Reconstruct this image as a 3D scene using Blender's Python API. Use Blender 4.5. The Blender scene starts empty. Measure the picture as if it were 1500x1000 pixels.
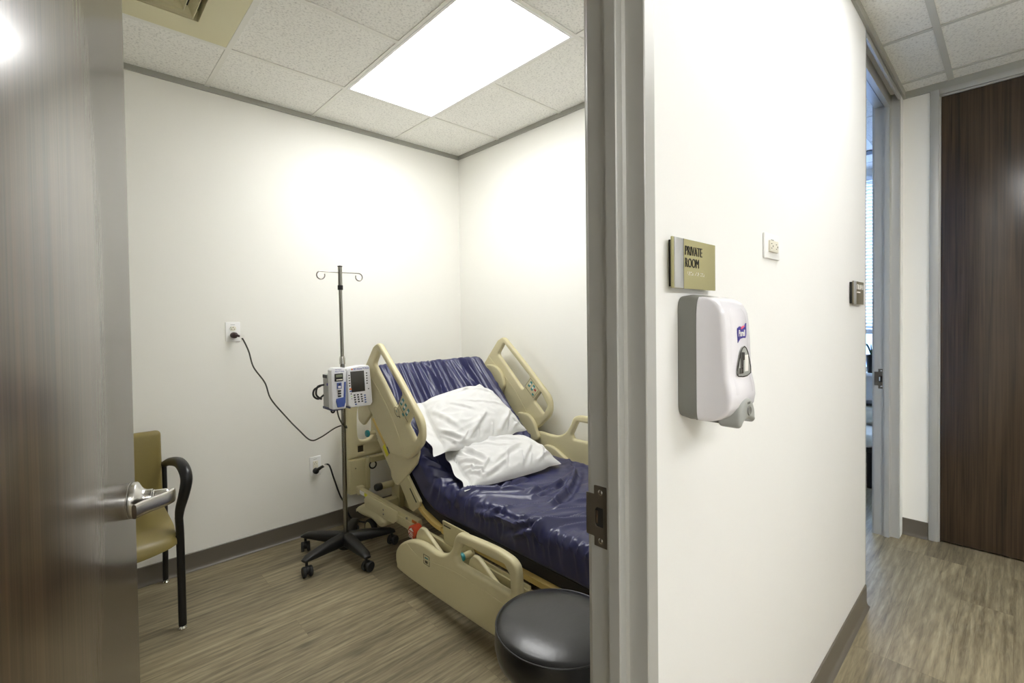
import bpy, bmesh, math, random
import numpy as np
from mathutils import Vector, Matrix, noise
random.seed(7)
SC = bpy.context.scene
COL = SC.collection
PI = math.pi

# ------------------------------------------------------------------ materials
def lin(c):
    c = c / 255.0
    return c / 12.92 if c <= 0.04045 else ((c + 0.055) / 1.055) ** 2.4
def rgb(r, g, b):
    return (lin(r), lin(g), lin(b), 1.0)
MATS = {}
def mat(name, col, rough=0.5, metal=0.0, spec=0.5, bump=None, coat=0.0, emit=None, estr=0.0, vary=0.0, vscale=30.0):
    m = bpy.data.materials.new(name); m.use_nodes = True
    nt = m.node_tree; b = nt.nodes['Principled BSDF']
    b.inputs['Base Color'].default_value = col
    b.inputs['Roughness'].default_value = rough
    b.inputs['Metallic'].default_value = metal
    b.inputs['Specular IOR Level'].default_value = spec
    b.inputs['Coat Weight'].default_value = coat
    if emit:
        b.inputs['Emission Color'].default_value = emit
        b.inputs['Emission Strength'].default_value = estr
    tc = None
    if bump or vary:
        tc = nt.nodes.new('ShaderNodeTexCoord')
    if vary:
        n = nt.nodes.new('ShaderNodeTexNoise'); n.inputs['Scale'].default_value = vscale; n.inputs['Detail'].default_value = 4
        nt.links.new(tc.outputs['Object'], n.inputs['Vector'])
        mr = nt.nodes.new('ShaderNodeMapRange'); mr.inputs['To Min'].default_value = 1 - vary; mr.inputs['To Max'].default_value = 1 + vary
        nt.links.new(n.outputs['Fac'], mr.inputs['Value'])
        mx = nt.nodes.new('ShaderNodeMix'); mx.data_type = 'RGBA'; mx.blend_type = 'MULTIPLY'; mx.inputs['Factor'].default_value = 1
        mx.inputs['A'].default_value = col
        nt.links.new(mr.outputs['Result'], mx.inputs['B'])
        nt.links.new(mx.outputs['Result'], b.inputs['Base Color'])
    if bump:
        sc, st, dist = bump
        n = nt.nodes.new('ShaderNodeTexNoise'); n.inputs['Scale'].default_value = sc; n.inputs['Detail'].default_value = 3
        nt.links.new(tc.outputs['Object'], n.inputs['Vector'])
        bp = nt.nodes.new('ShaderNodeBump'); bp.inputs['Strength'].default_value = st; bp.inputs['Distance'].default_value = dist
        nt.links.new(n.outputs['Fac'], bp.inputs['Height'])
        nt.links.new(bp.outputs['Normal'], b.inputs['Normal'])
    MATS[name] = m
    return m

M = {}
M['wall'] = mat('wall_paint', rgb(245, 244, 238), 0.55, spec=0.3, bump=(140, 0.08, 0.002), vary=0.012, vscale=3)
M['wallh'] = mat('hall_wall_paint', rgb(243, 243, 241), 0.5, spec=0.3, bump=(140, 0.08, 0.002), vary=0.012, vscale=3)
M['base'] = mat('rubber_baseboard', rgb(100, 94, 84), 0.35)
M['frame'] = mat('grey_metal_frame', rgb(182, 182, 178), 0.38, metal=0.15, vary=0.012, vscale=40)
M['angle'] = mat('ceiling_angle_metal', rgb(170, 170, 162), 0.45, metal=0.1)
M['tbar'] = mat('ceiling_grid_bar', rgb(240, 239, 232), 0.5)
M['tbarh'] = mat('hall_grid_bar', rgb(206, 206, 200), 0.5)
M['seal'] = mat('black_door_seal', rgb(28, 27, 25), 0.7)
M['bronze'] = mat('dark_bronze_metal', rgb(96, 89, 78), 0.38, metal=0.35)
M['steel'] = mat('brushed_steel', rgb(198, 196, 192), 0.24, metal=1.0)
M['chrome'] = mat('chrome', rgb(220, 220, 218), 0.12, metal=1.0)
M['polem'] = mat('dull_chrome_tube', rgb(150, 148, 142), 0.16, metal=1.0)
M['black'] = mat('black_plastic', rgb(20, 20, 21), 0.42)
M['blackm'] = mat('black_enamel', rgb(18, 18, 19), 0.33)
M['rubber'] = mat('dark_rubber', rgb(34, 34, 34), 0.6)
M['cord'] = mat('black_cord', rgb(24, 24, 23), 0.4)
M['cordg'] = mat('grey_green_cord', rgb(62, 60, 48), 0.5)
M['beige'] = mat('beige_bed_plastic', rgb(208, 199, 160), 0.36, spec=0.5, vary=0.02, vscale=60)
M['beiged'] = mat('beige_bed_steel', rgb(196, 187, 146), 0.4, spec=0.5, vary=0.03, vscale=60)
M['gold'] = mat('gold_deck_edge', rgb(210, 184, 112), 0.4)
M['line'] = mat('pale_beige_bead', rgb(232, 220, 176), 0.35)
M['teal'] = mat('teal_plastic', rgb(40, 134, 140), 0.4)
M['tealp'] = mat('teal_print', rgb(70, 140, 140), 0.5)
M['dkprint'] = mat('dark_print', rgb(70, 62, 44), 0.5)
M['yellow'] = mat('yellow_sticker', rgb(226, 222, 40), 0.5)
M['orange'] = mat('orange_sticker', rgb(190, 96, 24), 0.5)
M['red'] = mat('red_handle_plastic', rgb(176, 62, 30), 0.35)
M['redp'] = mat('red_print', rgb(178, 56, 56), 0.5)
M['white'] = mat('white_plastic', rgb(248, 248, 247), 0.35)
M['ivory'] = mat('ivory_plastic', rgb(234, 230, 214), 0.35)
M['whitep'] = mat('white_print', rgb(240, 238, 232), 0.5)
M['slot'] = mat('outlet_slot', rgb(58, 54, 36), 0.6)
M['green'] = mat('green_dot', rgb(60, 150, 100), 0.5)
M['plug'] = mat('dark_plum_plug', rgb(52, 34, 38), 0.35)
M['goldv'] = mat('gold_vinyl', rgb(134, 120, 70), 0.38, spec=0.5, bump=(260, 0.10, 0.001), vary=0.05, vscale=120)
M['vblack'] = mat('black_vinyl', rgb(17, 17, 19), 0.30, spec=0.6, bump=(55, 0.16, 0.003))
M['navy'] = mat('navy_vinyl', rgb(46, 48, 88), 0.33, spec=0.55, bump=(420, 0.05, 0.001))
M['navyd'] = mat('black_mattress_base', rgb(22, 22, 30), 0.55)
M['linen'] = mat('white_pillowcase', rgb(222, 222, 221), 0.75, spec=0.2, bump=(90, 0.12, 0.003))
M['pumpw'] = mat('pump_white', rgb(232, 232, 236), 0.35)
M['pumpg'] = mat('pump_grey', rgb(176, 177, 176), 0.4)
M['pumpb'] = mat('pump_blue', rgb(66, 88, 160), 0.4)
M['pumpd'] = mat('pump_navy_edge', rgb(58, 66, 104), 0.4)
M['screen'] = mat('dark_screen', rgb(62, 60, 56), 0.2)
M['lcd'] = mat('lcd_window', rgb(132, 138, 116), 0.25)
M['key'] = mat('keypad_key', rgb(40, 40, 44), 0.5)
M['keyb'] = mat('keypad_blue_key', rgb(80, 104, 164), 0.5)
M['keyo'] = mat('keypad_orange_key', rgb(232, 112, 30), 0.5)
M['keyg'] = mat('status_green_dot', rgb(150, 214, 40), 0.5)
M['btext'] = mat('blue_print', rgb(62, 66, 170), 0.5)
M['signt'] = mat('sign_olive_tan', rgb(172, 166, 122), 0.4, metal=0.15, bump=(900, 0.05, 0.0005))
M['signs'] = mat('sign_silver', rgb(196, 197, 197), 0.35, metal=0.5)
M['signd'] = mat('sign_taupe', rgb(112, 104, 84), 0.4)
M['ink'] = mat('black_letter', rgb(30, 30, 26), 0.45)
M['dispg'] = mat('dispenser_grey', rgb(122, 122, 117), 0.42)
M['displ'] = mat('dispenser_light_grey', rgb(160, 162, 158), 0.36)
M['dispw'] = mat('dispenser_white', rgb(233, 231, 237), 0.22, coat=0.3)
M['flag'] = mat('logo_blue', rgb(52, 38, 150), 0.35)
M['drop'] = mat('logo_pink', rgb(232, 84, 120), 0.35)
M['ventc'] = mat('vent_cream_enamel', rgb(226, 220, 184), 0.5)
M['blind'] = mat('blind_slat', rgb(236, 238, 242), 0.5)
M['cream'] = mat('cream_upholstery', rgb(216, 212, 196), 0.5)
M['leaf'] = mat('plant_leaf', rgb(60, 90, 60), 0.5)

def emission(name, col, s):
    m = bpy.data.materials.new(name); m.use_nodes = True
    nt = m.node_tree; nt.nodes.clear()
    e = nt.nodes.new('ShaderNodeEmission'); e.inputs['Color'].default_value = col; e.inputs['Strength'].default_value = s
    o = nt.nodes.new('ShaderNodeOutputMaterial'); nt.links.new(e.outputs[0], o.inputs[0])
    return m
M['lamp'] = emission('lit_diffuser', (1.0, 1.0, 0.985, 1), 7.4)
M['lamph'] = emission('lit_hall_diffuser', (1.0, 1.0, 0.99, 1), 3.8)
M['lampfill'] = emission('added_fill_diffuser', (1.0, 1.0, 0.99, 1), 12.0)  # for the added, unseen fill panels only

def glass(name):
    m = bpy.data.materials.new(name); m.use_nodes = True
    b = m.node_tree.nodes['Principled BSDF']
    b.inputs['Base Color'].default_value = (0.95, 0.97, 1, 1); b.inputs['Roughness'].default_value = 0.02
    b.inputs['Transmission Weight'].default_value = 1.0; b.inputs['IOR'].default_value = 1.1
    return m
M['glass'] = glass('window_glass')
M['clear'] = glass('clear_plastic')

def nodes(m):
    nt = m.node_tree
    def N(t, **kw):
        n = nt.nodes.new(t)
        for k, v in kw.items(): setattr(n, k, v)
        return n
    return nt, N, nt.links.new

def ceiling_mat(name, col):
    m = bpy.data.materials.new(name); m.use_nodes = True
    nt, N, L = nodes(m); b = nt.nodes['Principled BSDF']
    b.inputs['Roughness'].default_value = 0.9; b.inputs['Specular IOR Level'].default_value = 0.1
    tc = N('ShaderNodeTexCoord')
    n1 = N('ShaderNodeTexNoise'); n1.inputs['Scale'].default_value = 95; n1.inputs['Detail'].default_value = 5; n1.inputs['Roughness'].default_value = 0.7
    L(tc.outputs['Object'], n1.inputs['Vector'])
    cr = N('ShaderNodeValToRGB')
    cr.color_ramp.elements[0].position = 0.30; cr.color_ramp.elements[0].color = tuple(c * 0.66 for c in col[:3]) + (1,)
    cr.color_ramp.elements[1].position = 0.50; cr.color_ramp.elements[1].color = col
    L(n1.outputs['Fac'], cr.inputs['Fac'])
    L(cr.outputs['Color'], b.inputs['Base Color'])
    bp = N('ShaderNodeBump'); bp.inputs['Strength'].default_value = 0.35; bp.inputs['Distance'].default_value = 0.003
    L(n1.outputs['Fac'], bp.inputs['Height']); L(bp.outputs['Normal'], b.inputs['Normal'])
    return m
M['ceil'] = ceiling_mat('mineral_fibre_tile', rgb(250, 249, 244))
M['ceilh'] = ceiling_mat('hall_mineral_fibre_tile', rgb(250, 250, 246))

def floor_mat():
    m = bpy.data.materials.new('grey_oak_vinyl_plank'); m.use_nodes = True
    nt, N, L = nodes(m); b = nt.nodes['Principled BSDF']
    tc = N('ShaderNodeTexCoord')
    br = N('ShaderNodeTexBrick'); br.offset = 0.37; br.offset_frequency = 3
    br.inputs['Scale'].default_value = 1.0
    br.inputs['Brick Width'].default_value = 1.22; br.inputs['Row Height'].default_value = 0.178
    br.inputs['Mortar Size'].default_value = 0.0009; br.inputs['Mortar Smooth'].default_value = 0.3
    br.inputs['Color1'].default_value = (0, 0, 0, 1); br.inputs['Color2'].default_value = (1, 1, 1, 1)
    br.inputs['Mortar'].default_value = (0.5, 0.5, 0.5, 1)
    L(tc.outputs['Object'], br.inputs['Vector'])
    sx = N('ShaderNodeSeparateXYZ'); L(tc.outputs['Object'], sx.inputs[0])
    row = N('ShaderNodeMath', operation='DIVIDE'); row.inputs[1].default_value = 0.178; L(sx.outputs['Y'], row.inputs[0])
    fl = N('ShaderNodeMath', operation='FLOOR'); L(row.outputs[0], fl.inputs[0])
    # offset per plank
    mul = N('ShaderNodeMath', operation='MULTIPLY'); mul.inputs[1].default_value = 13.7; L(br.outputs['Color'], mul.inputs[0])
    mul2 = N('ShaderNodeMath', operation='MULTIPLY'); mul2.inputs[1].default_value = 3.31; L(fl.outputs[0], mul2.inputs[0])
    add = N('ShaderNodeMath', operation='ADD'); L(mul.outputs[0], add.inputs[0]); L(mul2.outputs[0], add.inputs[1])
    cb = N('ShaderNodeCombineXYZ')
    ax = N('ShaderNodeMath', operation='ADD'); L(sx.outputs['X'], ax.inputs[0]); L(add.outputs[0], ax.inputs[1])
    L(ax.outputs[0], cb.inputs['X']); L(sx.outputs['Y'], cb.inputs['Y']); L(add.outputs[0], cb.inputs['Z'])
    def mapped(sx_, sy_, sz_):
        mp = N('ShaderNodeMapping'); mp.inputs['Scale'].default_value = (sx_, sy_, sz_)
        L(cb.outputs[0], mp.inputs['Vector']); return mp
    m1 = mapped(2.2, 30, 1)
    g1 = N('ShaderNodeTexNoise'); g1.inputs['Scale'].default_value = 1.0; g1.inputs['Detail'].default_value = 9; g1.inputs['Roughness'].default_value = 0.72; g1.inputs['Distortion'].default_value = 1.4
    L(m1.outputs[0], g1.inputs['Vector'])
    m2 = mapped(0.9, 7.0, 1)
    g2 = N('ShaderNodeTexNoise'); g2.inputs['Scale'].default_value = 1.5; g2.inputs['Detail'].default_value = 5; g2.inputs['Distortion'].default_value = 2.2
    L(m2.outputs[0], g2.inputs['Vector'])
    m4 = mapped(0.8, 7.0, 1)
    wv = N('ShaderNodeTexWave', wave_type='BANDS', bands_direction='Y'); wv.inputs['Scale'].default_value = 1.3; wv.inputs['Distortion'].default_value = 7.0; wv.inputs['Detail'].default_value = 4.0; wv.inputs['Detail Scale'].default_value = 1.2; wv.inputs['Detail Roughness'].default_value = 0.7
    L(m4.outputs[0], wv.inputs['Vector'])
    m6 = mapped(9, 110, 1)
    g6 = N('ShaderNodeTexNoise'); g6.inputs['Scale'].default_value = 1.0; g6.inputs['Detail'].default_value = 4; g6.inputs['Distortion'].default_value = 0.7
    L(m6.outputs[0], g6.inputs['Vector'])
    # dark weathered streaks
    m5 = mapped(1.5, 16, 1)
    g5 = N('ShaderNodeTexNoise'); g5.inputs['Scale'].default_value = 1.0; g5.inputs['Detail'].default_value = 6; g5.inputs['Distortion'].default_value = 1.8
    L(m5.outputs[0], g5.inputs['Vector'])
    stk = N('ShaderNodeMapRange'); stk.inputs['From Min'].default_value = 0.60; stk.inputs['From Max'].default_value = 0.74; stk.inputs['To Min'].default_value = 1.0; stk.inputs['To Max'].default_value = 0.55
    L(g5.outputs['Fac'], stk.inputs['Value'])
    # knots
    m3 = mapped(2.6, 8.0, 1)
    vo = N('ShaderNodeTexVoronoi'); vo.inputs['Scale'].default_value = 1.0
    L(m3.outputs[0], vo.inputs['Vector'])
    kn = N('ShaderNodeMapRange'); kn.inputs['From Min'].default_value = 0.02; kn.inputs['From Max'].default_value = 0.20; kn.inputs['To Min'].default_value = 0.30; kn.inputs['To Max'].default_value = 1.0
    L(vo.outputs['Distance'], kn.inputs['Value'])
    cr = N('ShaderNodeValToRGB'); e = cr.color_ramp.elements
    e[0].position = 0.30; e[0].color = rgb(78, 69, 53); e[1].position = 0.70; e[1].color = rgb(178, 166, 136)
    x = cr.color_ramp.elements.new(0.50); x.color = rgb(137, 126, 101)
    mixf = N('ShaderNodeMix'); mixf.inputs['Factor'].default_value = 0.40
    L(g1.outputs['Fac'], mixf.inputs['A']); L(g2.outputs['Fac'], mixf.inputs['B'])
    mixw = N('ShaderNodeMix'); mixw.inputs['Factor'].default_value = 0.08
    L(mixf.outputs['Result'], mixw.inputs['A']); L(wv.outputs['Fac'], mixw.inputs['B'])
    mix6 = N('ShaderNodeMix'); mix6.inputs['Factor'].default_value = 0.27
    L(mixw.outputs['Result'], mix6.inputs['A']); L(g6.outputs['Fac'], mix6.inputs['B'])
    L(mix6.outputs['Result'], cr.inputs['Fac'])
    mk = N('ShaderNodeMix', data_type='RGBA', blend_type='MULTIPLY'); mk.inputs['Factor'].default_value = 0.75
    kst = N('ShaderNodeMath', operation='MULTIPLY'); L(kn.outputs['Result'], kst.inputs[0]); L(stk.outputs['Result'], kst.inputs[1])
    L(cr.outputs['Color'], mk.inputs['A']); L(kst.outputs[0], mk.inputs['B'])
    # tone per plank
    tone = N('ShaderNodeMapRange'); tone.inputs['To Min'].default_value = 0.82; tone.inputs['To Max'].default_value = 1.12
    wn = N('ShaderNodeTexWhiteNoise', noise_dimensions='1D'); L(add.outputs[0], wn.inputs['W'])
    L(wn.outputs['Value'], tone.inputs['Value'])
    mt = N('ShaderNodeMix', data_type='RGBA', blend_type='MULTIPLY'); mt.inputs['Factor'].default_value = 1
    L(mk.outputs['Result'], mt.inputs['A']); L(tone.outputs['Result'], mt.inputs['B'])
    ms = N('ShaderNodeMix', data_type='RGBA', blend_type='MULTIPLY'); ms.inputs['B'].default_value = (0.78, 0.76, 0.72, 1)
    L(br.outputs['Fac'], ms.inputs['Factor']); L(mt.outputs['Result'], ms.inputs['A'])
    L(ms.outputs['Result'], b.inputs['Base Color'])
    b.inputs['Roughness'].default_value = 0.42; b.inputs['Specular IOR Level'].default_value = 0.45
    bp = N('ShaderNodeBump'); bp.inputs['Strength'].default_value = 0.12; bp.inputs['Distance'].default_value = 0.002
    L(g1.outputs['Fac'], bp.inputs['Height']); L(bp.outputs['Normal'], b.inputs['Normal'])
    return m
M['floor'] = floor_mat()

def wood_mat(name, dark, light, rough, spec):
    m = bpy.data.materials.new(name); m.use_nodes = True
    nt, N, L = nodes(m); b = nt.nodes['Principled BSDF']
    tc = N('ShaderNodeTexCoord')
    mp = N('ShaderNodeMapping'); mp.inputs['Scale'].default_value = (60, 60, 0.9)
    L(tc.outputs['Object'], mp.inputs['Vector'])
    n = N('ShaderNodeTexNoise'); n.inputs['Scale'].default_value = 1.6; n.inputs['Detail'].default_value = 6; n.inputs['Distortion'].default_value = 0.6
    L(mp.outputs[0], n.inputs['Vector'])
    mp2 = N('ShaderNodeMapping'); mp2.inputs['Scale'].default_value = (14, 14, 0.7)
    L(tc.outputs['Object'], mp2.inputs['Vector'])
    n2 = N('ShaderNodeTexNoise'); n2.inputs['Scale'].default_value = 1.0; n2.inputs['Detail'].default_value = 3; n2.inputs['Distortion'].default_value = 1.5
    L(mp2.outputs[0], n2.inputs['Vector'])
    mx = N('ShaderNodeMix'); mx.inputs['Factor'].default_value = 0.45
    L(n.outputs['Fac'], mx.inputs['A']); L(n2.outputs['Fac'], mx.inputs['B'])
    cr = N('ShaderNodeValToRGB'); e = cr.color_ramp.elements
    e[0].position = 0.34; e[0].color = dark; e[1].position = 0.66; e[1].color = light
    L(mx.outputs['Result'], cr.inputs['Fac']); L(cr.outputs['Color'], b.inputs['Base Color'])
    b.inputs['Roughness'].default_value = rough; b.inputs['Specular IOR Level'].default_value = spec
    bp = N('ShaderNodeBump'); bp.inputs['Strength'].default_value = 0.10; bp.inputs['Distance'].default_value = 0.002
    L(n.outputs['Fac'], bp.inputs['Height']); L(bp.outputs['Normal'], b.inputs['Normal'])
    return m
def veneer(m):
    b = m.node_tree.nodes['Principled BSDF']; b.inputs['Coat Weight'].default_value = 1.0; b.inputs['Coat Roughness'].default_value = 0.21; b.inputs['Coat IOR'].default_value = 1.55
    return m
M['wood'] = veneer(wood_mat('dark_walnut_veneer', rgb(40, 31, 24), rgb(79, 62, 46), 0.34, 0.12))

# ------------------------------------------------------------------ object helpers
ORG = {}
def tag(o, label=None, cat=None, group=None, kind=None):
    if label: o['label'] = label
    if cat: o['category'] = cat
    if group: o['group'] = group
    if kind: o['kind'] = kind
    return o
def thing(name, loc, label, cat, group=None):
    o = bpy.data.objects.new(name, None); COL.objects.link(o); o.location = loc
    o.empty_display_size = 0.1
    ORG[o] = Vector(loc)
    return tag(o, label, cat, group)
def mesh_obj(name, me, m, parent=None, angle=40):
    if m is not None and len(me.materials) == 0: me.materials.append(m)
    for p in me.polygons: p.use_smooth = True
    try: me.set_sharp_from_angle(angle=math.radians(angle))
    except Exception: pass
    o = bpy.data.objects.new(name, me); COL.objects.link(o)
    if parent is not None:
        L = ORG[parent]
        me.transform(Matrix.Translation(-L))
        o.parent = parent; ORG[o] = L
    else:
        ORG[o] = Vector((0, 0, 0))
    me.update()
    return o
def obj(name, bm, m, parent=None, angle=40):
    me = bpy.data.meshes.new(name)
    bmesh.ops.recalc_face_normals(bm, faces=bm.faces)
    bm.to_mesh(me); bm.free()
    return mesh_obj(name, me, m, parent, angle)
def solo(o, label, cat, group=None):
    """a thing that is one mesh: put its origin at its base"""
    me = o.data
    co = [v.co for v in me.vertices]
    c = Vector((sum(v.x for v in co) / len(co), sum(v.y for v in co) / len(co), min(v.z for v in co)))
    me.transform(Matrix.Translation(-c)); o.location = c; ORG[o] = c
    return tag(o, label, cat, group)
def B(): return bmesh.new()
def box(bm, x0, x1, y0, y1, z0, z1, bev=0.0, seg=2, R=None):
    mtx = Matrix.Translation(((x0 + x1) / 2, (y0 + y1) / 2, (z0 + z1) / 2)) @ Matrix.Diagonal((abs(x1 - x0), abs(y1 - y0), abs(z1 - z0), 1))
    r = bmesh.ops.create_cube(bm, size=1, matrix=mtx); vs = r['verts']
    if bev > 0:
        es = list({e for v in vs for e in v.link_edges})
        r2 = bmesh.ops.bevel(bm, geom=es, offset=bev, segments=seg, affect='EDGES', profile=0.5)
        vs = list({v for f in r2['faces'] for v in f.verts} | {v for v in vs if v.is_valid})
    if R is not None: bmesh.ops.transform(bm, matrix=R, verts=vs)
    return vs
def cyl(bm, p0, p1, r0, r1=None, seg=20, cap=True):
    p0 = Vector(p0); p1 = Vector(p1); r1 = r0 if r1 is None else r1
    d = p1 - p0; q = d.to_track_quat('Z', 'Y').to_matrix().to_4x4()
    r = bmesh.ops.create_cone(bm, cap_ends=cap, segments=seg, radius1=r0, radius2=r1, depth=d.length, matrix=Matrix.Translation((p0 + p1) / 2) @ q)
    return r['verts']
def lathe(bm, prof, origin, axis=(0, 0, 1), seg=32):
    q = Vector(axis).to_track_quat('Z', 'Y').to_matrix().to_4x4(); T = Matrix.Translation(origin) @ q
    rings = []
    for r, z in prof:
        if r < 1e-6: rings.append([bm.verts.new(T @ Vector((0, 0, z)))])
        else: rings.append([bm.verts.new(T @ Vector((r * math.cos(2 * PI * i / seg), r * math.sin(2 * PI * i / seg), z))) for i in range(seg)])
    for a, b in zip(rings, rings[1:]):
        for i in range(seg):
            j = (i + 1) % seg
            try:
                if len(a) == 1 and len(b) == 1: break
                if len(a) == 1: bm.faces.new((a[0], b[i], b[j]))
                elif len(b) == 1: bm.faces.new((a[i], a[j], b[0]))
                else: bm.faces.new((a[i], a[j], b[j], b[i]))
            except ValueError: pass
def cr(pts, n=8, closed=False):
    """Catmull-Rom through pts"""
    P = [Vector(p) for p in pts]; out = []; N = len(P)
    rng = range(N if closed else N - 1)
    for i in rng:
        if closed: p0, p1, p2, p3 = P[(i - 1) % N], P[i], P[(i + 1) % N], P[(i + 2) % N]
        else: p0, p1, p2, p3 = P[max(i - 1, 0)], P[i], P[i + 1], P[min(i + 2, N - 1)]
        for k in range(n):
            t = k / n
            out.append(0.5 * ((2 * p1) + (p2 - p0) * t + (2 * p0 - 5 * p1 + 4 * p2 - p3) * t * t + (3 * p1 - p0 - 3 * p2 + p3) * t ** 3))
    if not closed: out.append(P[-1])
    return out
def tube(bm, pts, r, seg=12, closed=False, radii=None, flat=1.0):
    P = [Vector(p) for p in pts]; n = len(P); rings = []
    t0 = (P[1] - P[0]).normalized()
    up = Vector((0, 0, 1)) if abs(t0.z) < 0.9 else Vector((1, 0, 0))
    u = t0.cross(up).normalized()
    for i in range(n):
        a = P[(i - 1) % n] if (closed or i > 0) else P[i]; b = P[(i + 1) % n] if (closed or i < n - 1) else P[i]
        t = (b - a).normalized()
        u = (u - t * u.dot(t)).normalized(); v = t.cross(u)
        rr = radii[i] if radii else r
        rings.append([bm.verts.new(P[i] + u * (rr * math.cos(2 * PI * k / seg)) + v * (rr * flat * math.sin(2 * PI * k / seg))) for k in range(seg)])
    m = n if closed else n - 1
    for i in range(m):
        a, b = rings[i], rings[(i + 1) % n]
        for k in range(seg):
            j = (k + 1) % seg
            bm.faces.new((a[k], a[j], b[j], b[k]))
    if not closed:
        bm.faces.new(rings[0]); bm.faces.new(rings[-1][::-1])
def fillet(pts, r, n=6):
    """round the corners of a closed 2D polygon; r number or list"""
    out = []; N = len(pts)
    for i in range(N):
        p = Vector(pts[i][:2]); a = Vector(pts[i - 1][:2]); b = Vector(pts[(i + 1) % N][:2])
        rr = r[i] if isinstance(r, (list, tuple)) else r
        da = (a - p); db = (b - p); la, lb = da.length, db.length
        if rr <= 0 or la < 1e-6 or lb < 1e-6: out.append(p); continue
        da /= la; db /= lb
        ang = da.angle(db, PI)
        if ang > PI - 0.02: out.append(p); continue
        t = min(rr / math.tan(ang / 2), la * 0.48, lb * 0.48)
        s, e = p + da * t, p + db * t
        for k in range(n + 1):
            f = k / n
            out.append((1 - f) ** 2 * s + 2 * f * (1 - f) * p + f * f * e)
    return out
def plate_mesh(outlines, thick, bev, plane, off, res=3):
    """2D outline(s) with holes -> solid plate with rounded rims.
    plane 'X': coords are (Y,Z) at X=off (centre); 'Y': coords (X,Z) at Y=off; 'Z': coords (X,Y)"""
    cu = bpy.data.curves.new('c', 'CURVE'); cu.dimensions = '2D'; cu.fill_mode = 'BOTH'
    for pts in outlines:
        s = cu.splines.new('POLY'); s.points.add(len(pts) - 1); s.use_cyclic_u = True
        for q, p in zip(s.points, pts): q.co = (p[0], p[1], 0, 1)
    cu.bevel_depth = bev; cu.bevel_resolution = res; cu.extrude = max(thick / 2 - bev, 0.0001); cu.offset = -bev
    o = bpy.data.objects.new('c', cu); COL.objects.link(o)
    dg = bpy.context.evaluated_depsgraph_get(); dg.update()
    me = bpy.data.meshes.new_from_object(o.evaluated_get(dg))
    bpy.data.objects.remove(o); bpy.data.curves.remove(cu)
    if plane == 'X': T = Matrix(((0, 0, 1, off), (1, 0, 0, 0), (0, 1, 0, 0), (0, 0, 0, 1)))
    elif plane == 'Y': T = Matrix(((1, 0, 0, 0), (0, 0, -1, off), (0, 1, 0, 0), (0, 0, 0, 1)))
    else: T = Matrix(((1, 0, 0, 0), (0, 1, 0, 0), (0, 0, 1, off), (0, 0, 0, 1)))
    me.transform(T); me.materials.clear()
    bm = bmesh.new(); bm.from_mesh(me); bmesh.ops.remove_doubles(bm, verts=bm.verts, dist=1e-5)
    bpy.data.meshes.remove(me)
    return bm
def plate(name, outlines, thick, bev, plane, off, m, parent=None, extra=None):
    bm = plate_mesh(outlines, thick, bev, plane, off)
    if extra: extra(bm)
    return obj(name, bm, m, parent)
def text_bm(body, size, mtx, extrude=0.0006, sx=1.0, font_off=0.0):
    cu = bpy.data.curves.new('t', 'FONT'); cu.body = body; cu.size = size; cu.extrude = extrude; cu.offset = font_off; cu.resolution_u = 3
    o = bpy.data.objects.new('t', cu); COL.objects.link(o)
    dg = bpy.context.evaluated_depsgraph_get(); dg.update()
    me = bpy.data.meshes.new_from_object(o.evaluated_get(dg))
    bpy.data.objects.remove(o); bpy.data.curves.remove(cu)
    me.transform(mtx @ Matrix.Diagonal((sx, 1, 1, 1)))
    bm = bmesh.new(); bm.from_mesh(me); bpy.data.meshes.remove(me)
    for f in bm.faces: f.material_index = 0
    return bm
def merge(bm, other):
    me = bpy.data.meshes.new('tmp'); other.to_mesh(me); other.free(); bm.from_mesh(me); bpy.data.meshes.remove(me)
def onY(x, y, z):   # text lying in a plane Y=const read from -Y
    return Matrix(((1, 0, 0, x), (0, 0, -1, y), (0, 1, 0, z), (0, 0, 0, 1)))
def onXneg(x, y, z, rot=0.0):  # plane X=const read from -X : text runs toward -Y
    m = Matrix(((0, 0, -1, x), (-1, 0, 0, y), (0, 1, 0, z), (0, 0, 0, 1)))
    return m @ Matrix.Rotation(rot, 4, 'Z')
def onXpos(x, y, z, rot=0.0):
    m = Matrix(((0, 0, 1, x), (1, 0, 0, y), (0, 1, 0, z), (0, 0, 0, 1)))
    return m @ Matrix.Rotation(rot, 4, 'Z')

def struct(name, bm, m, parent=None, angle=40):
    o = obj(name, bm, m, parent, angle)
    if parent is None: o['kind'] = 'structure'
    return o

# ------------------------------------------------------------------ dimensions
CH = 1.4085
YB = 3.174; XR = 2.447; WY = 0.488; WI = 0.603; XE = 3.93; HZ = 2.777; HC = 2.808
XLW = -1.05; HY = -3.45; HX = -2.6; R2X = 5.583

# ------------------------------------------------------------------ setting
b = B(); box(b, HX - .1, R2X + .1, HY - .1, YB + .1, -0.05, 0.0); struct('floor', b, M['floor'])
b = B(); box(b, XLW - .1, R2X + .1, YB, YB + .1, 0, 2.95); struct('wall_back', b, M['wall'])
b = B(); box(b, XLW - .1, XLW, WI, YB, 0, 2.95); struct('wall_left', b, M['wall'])
b = B(); box(b, XR, XR + .115, WI, YB, 0, 2.95); struct('wall_right', b, M['wall'])
b = B()
box(b, HX, -0.165, WY, WI, 0, 2.95)
box(b, 0.845, 2.82, WY, WI, 0, 2.95, 0.004)
box(b, 3.845, R2X, WY, WI, 0, 2.95)
box(b, -0.165, 0.845, WY, WI, 2.775, 2.95)
box(b, 2.82, 3.845, WY, WI, 2.775, 2.95)
struct('wall_front', b, M['wallh'])
b = B()
box(b, XE, XE + .115, 0.362, WY, 0, 2.95)
box(b, XE, XE + .115, -0.72, 0.362, 2.765, 2.95)
box(b, XE, XE + .115, HY, -0.66, 0, 2.95)
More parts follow.
